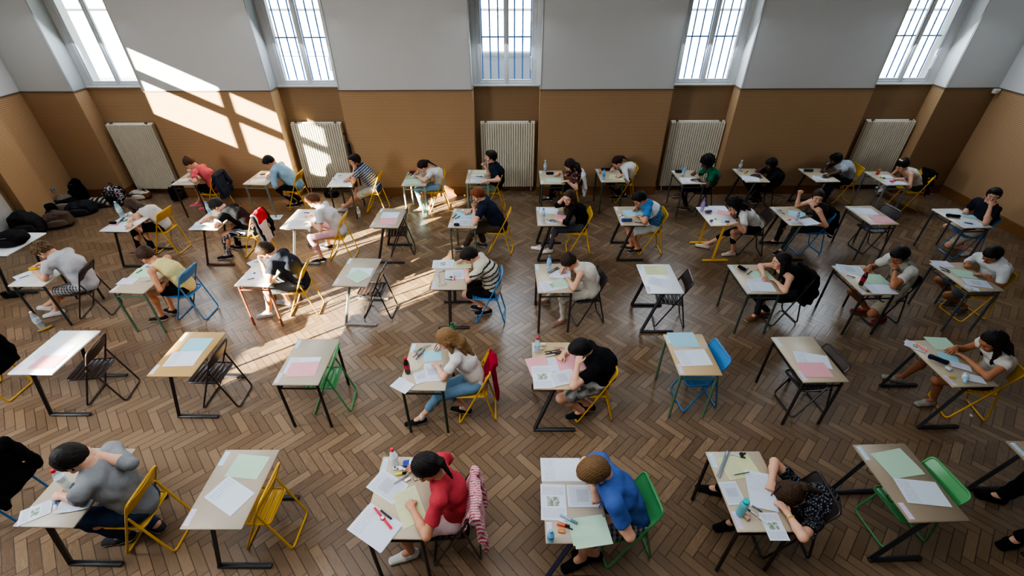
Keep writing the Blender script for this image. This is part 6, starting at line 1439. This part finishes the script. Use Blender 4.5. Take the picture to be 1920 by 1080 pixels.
# ------------------------------------------------------------------ light
sun = bpy.data.lights.new('sun', 'SUN'); sun.energy = 54; sun.color = (1, .94, .72); sun.angle = .009
so = link('sun', sun); so.rotation_euler = Vector((1, .85, -.49)).to_track_quat('-Z', 'Y').to_euler()
def area(name, loc, target, sx, sy, e, col, spread=PI):
    l = bpy.data.lights.new(name, 'AREA'); l.shape = 'RECTANGLE'; l.size, l.size_y, l.energy, l.color = sx, sy, e, col; l.spread = spread
    o = link(name, l, None, loc); o.rotation_euler = (Vector(target) - Vector(loc)).to_track_quat('-Z', 'Z').to_euler(); return o
area('left_window_daylight', (XL + .35, 1.6, 3.7), (0, 4.2, .9), 7.5, 1.5, 390, (.94, .97, 1), 2.4)
area('overhead_fill', (-1.8, 3.4, 5.4), (-1.6, 4.4, 0), 8, 6, 150, (.93, .96, 1), 2.15)  # added fill lamp under the unseen ceiling, not a real source
for i, (a, b) in enumerate(WIN): area('window_daylight', ((a + b)/2, wy((a + b)/2) - .15, 3.9), ((a + b)/2, 4.5, .6), 1.1, 2.4, 46, (.78, .89, 1))
w = bpy.data.worlds.new('sky'); SC.world = w; w.use_nodes = True; nt = w.node_tree; bg = nt.nodes['Background']
sky = nt.nodes.new('ShaderNodeTexSky'); sky.sky_type = 'HOSEK_WILKIE'; sky.turbidity = 3; sky.sun_direction = Vector((-1, -.85, .49)).normalized()
nt.links.new(mixc(nt, .55, sky.outputs[0], (.80, .90, 1.0)), bg.inputs[0]); bg.inputs[1].default_value = 1.3

# ------------------------------------------------------------------ camera
cam = bpy.data.cameras.new('camera'); co = link('camera', cam); SC.camera = co
cam.sensor_width = 36; cam.lens = F_PX*36/1920; cam.clip_start = .1; cam.clip_end = 200
co.location = (0, 0, CAM_H)
Rm = Matrix.Rotation(YAW, 4, 'Z') @ Matrix.Rotation(PI/2 - PITCH, 4, 'X') @ Matrix.Rotation(ROLL, 4, 'Z')
co.rotation_euler = Rm.to_euler()
SC.view_settings.view_transform = 'AgX'; SC.view_settings.look = 'AgX - Medium High Contrast'; SC.view_settings.exposure = 0.7
SC.cycles.use_denoising = True
try: SC.cycles.max_bounces = 6; SC.cycles.diffuse_bounces = 3; SC.cycles.transparent_max_bounces = 12; SC.cycles.caustics_reflective = False; SC.cycles.caustics_refractive = False; SC.cycles.sample_clamp_indirect = 4
except Exception: pass

# ------------------------------------------------------------------ labels: each one singles out one thing
for o, lab in HELD:
    w_ = lab.split(); o['label'] = 'pen in the hand of ' + ' '.join(w_[:11])
groups = {}
for o, desc, on, cat, grp in REG: groups.setdefault((desc, on), []).append((o, cat, grp))
NUM = ['first', 'second', 'third', 'fourth']
for (desc, on), L in groups.items():
    if len(L) == 2:
        d = [tuple(q[0].location) for q in L]; dx, dy = d[1][0] - d[0][0], d[1][1] - d[0][1]
        if abs(dx) > abs(dy): w2 = ('left', 'right') if dx > 0 else ('right', 'left')
        else: w2 = ('nearer', 'farther') if dy > 0 else ('farther', 'nearer')
        names = [f'{w2[0]} {desc}', f'{w2[1]} {desc}']
    elif len(L) > 2: names = [f'{desc} {NUM[i]}' for i in range(len(L))]
    else: names = [desc]
    for nm, (o, cat, grp) in zip(names, L): tag(o, f'{nm} {on}' if on not in ('on the floor', 'on the parquet') or len(nm.split()) < 4 else nm, cat, grp)
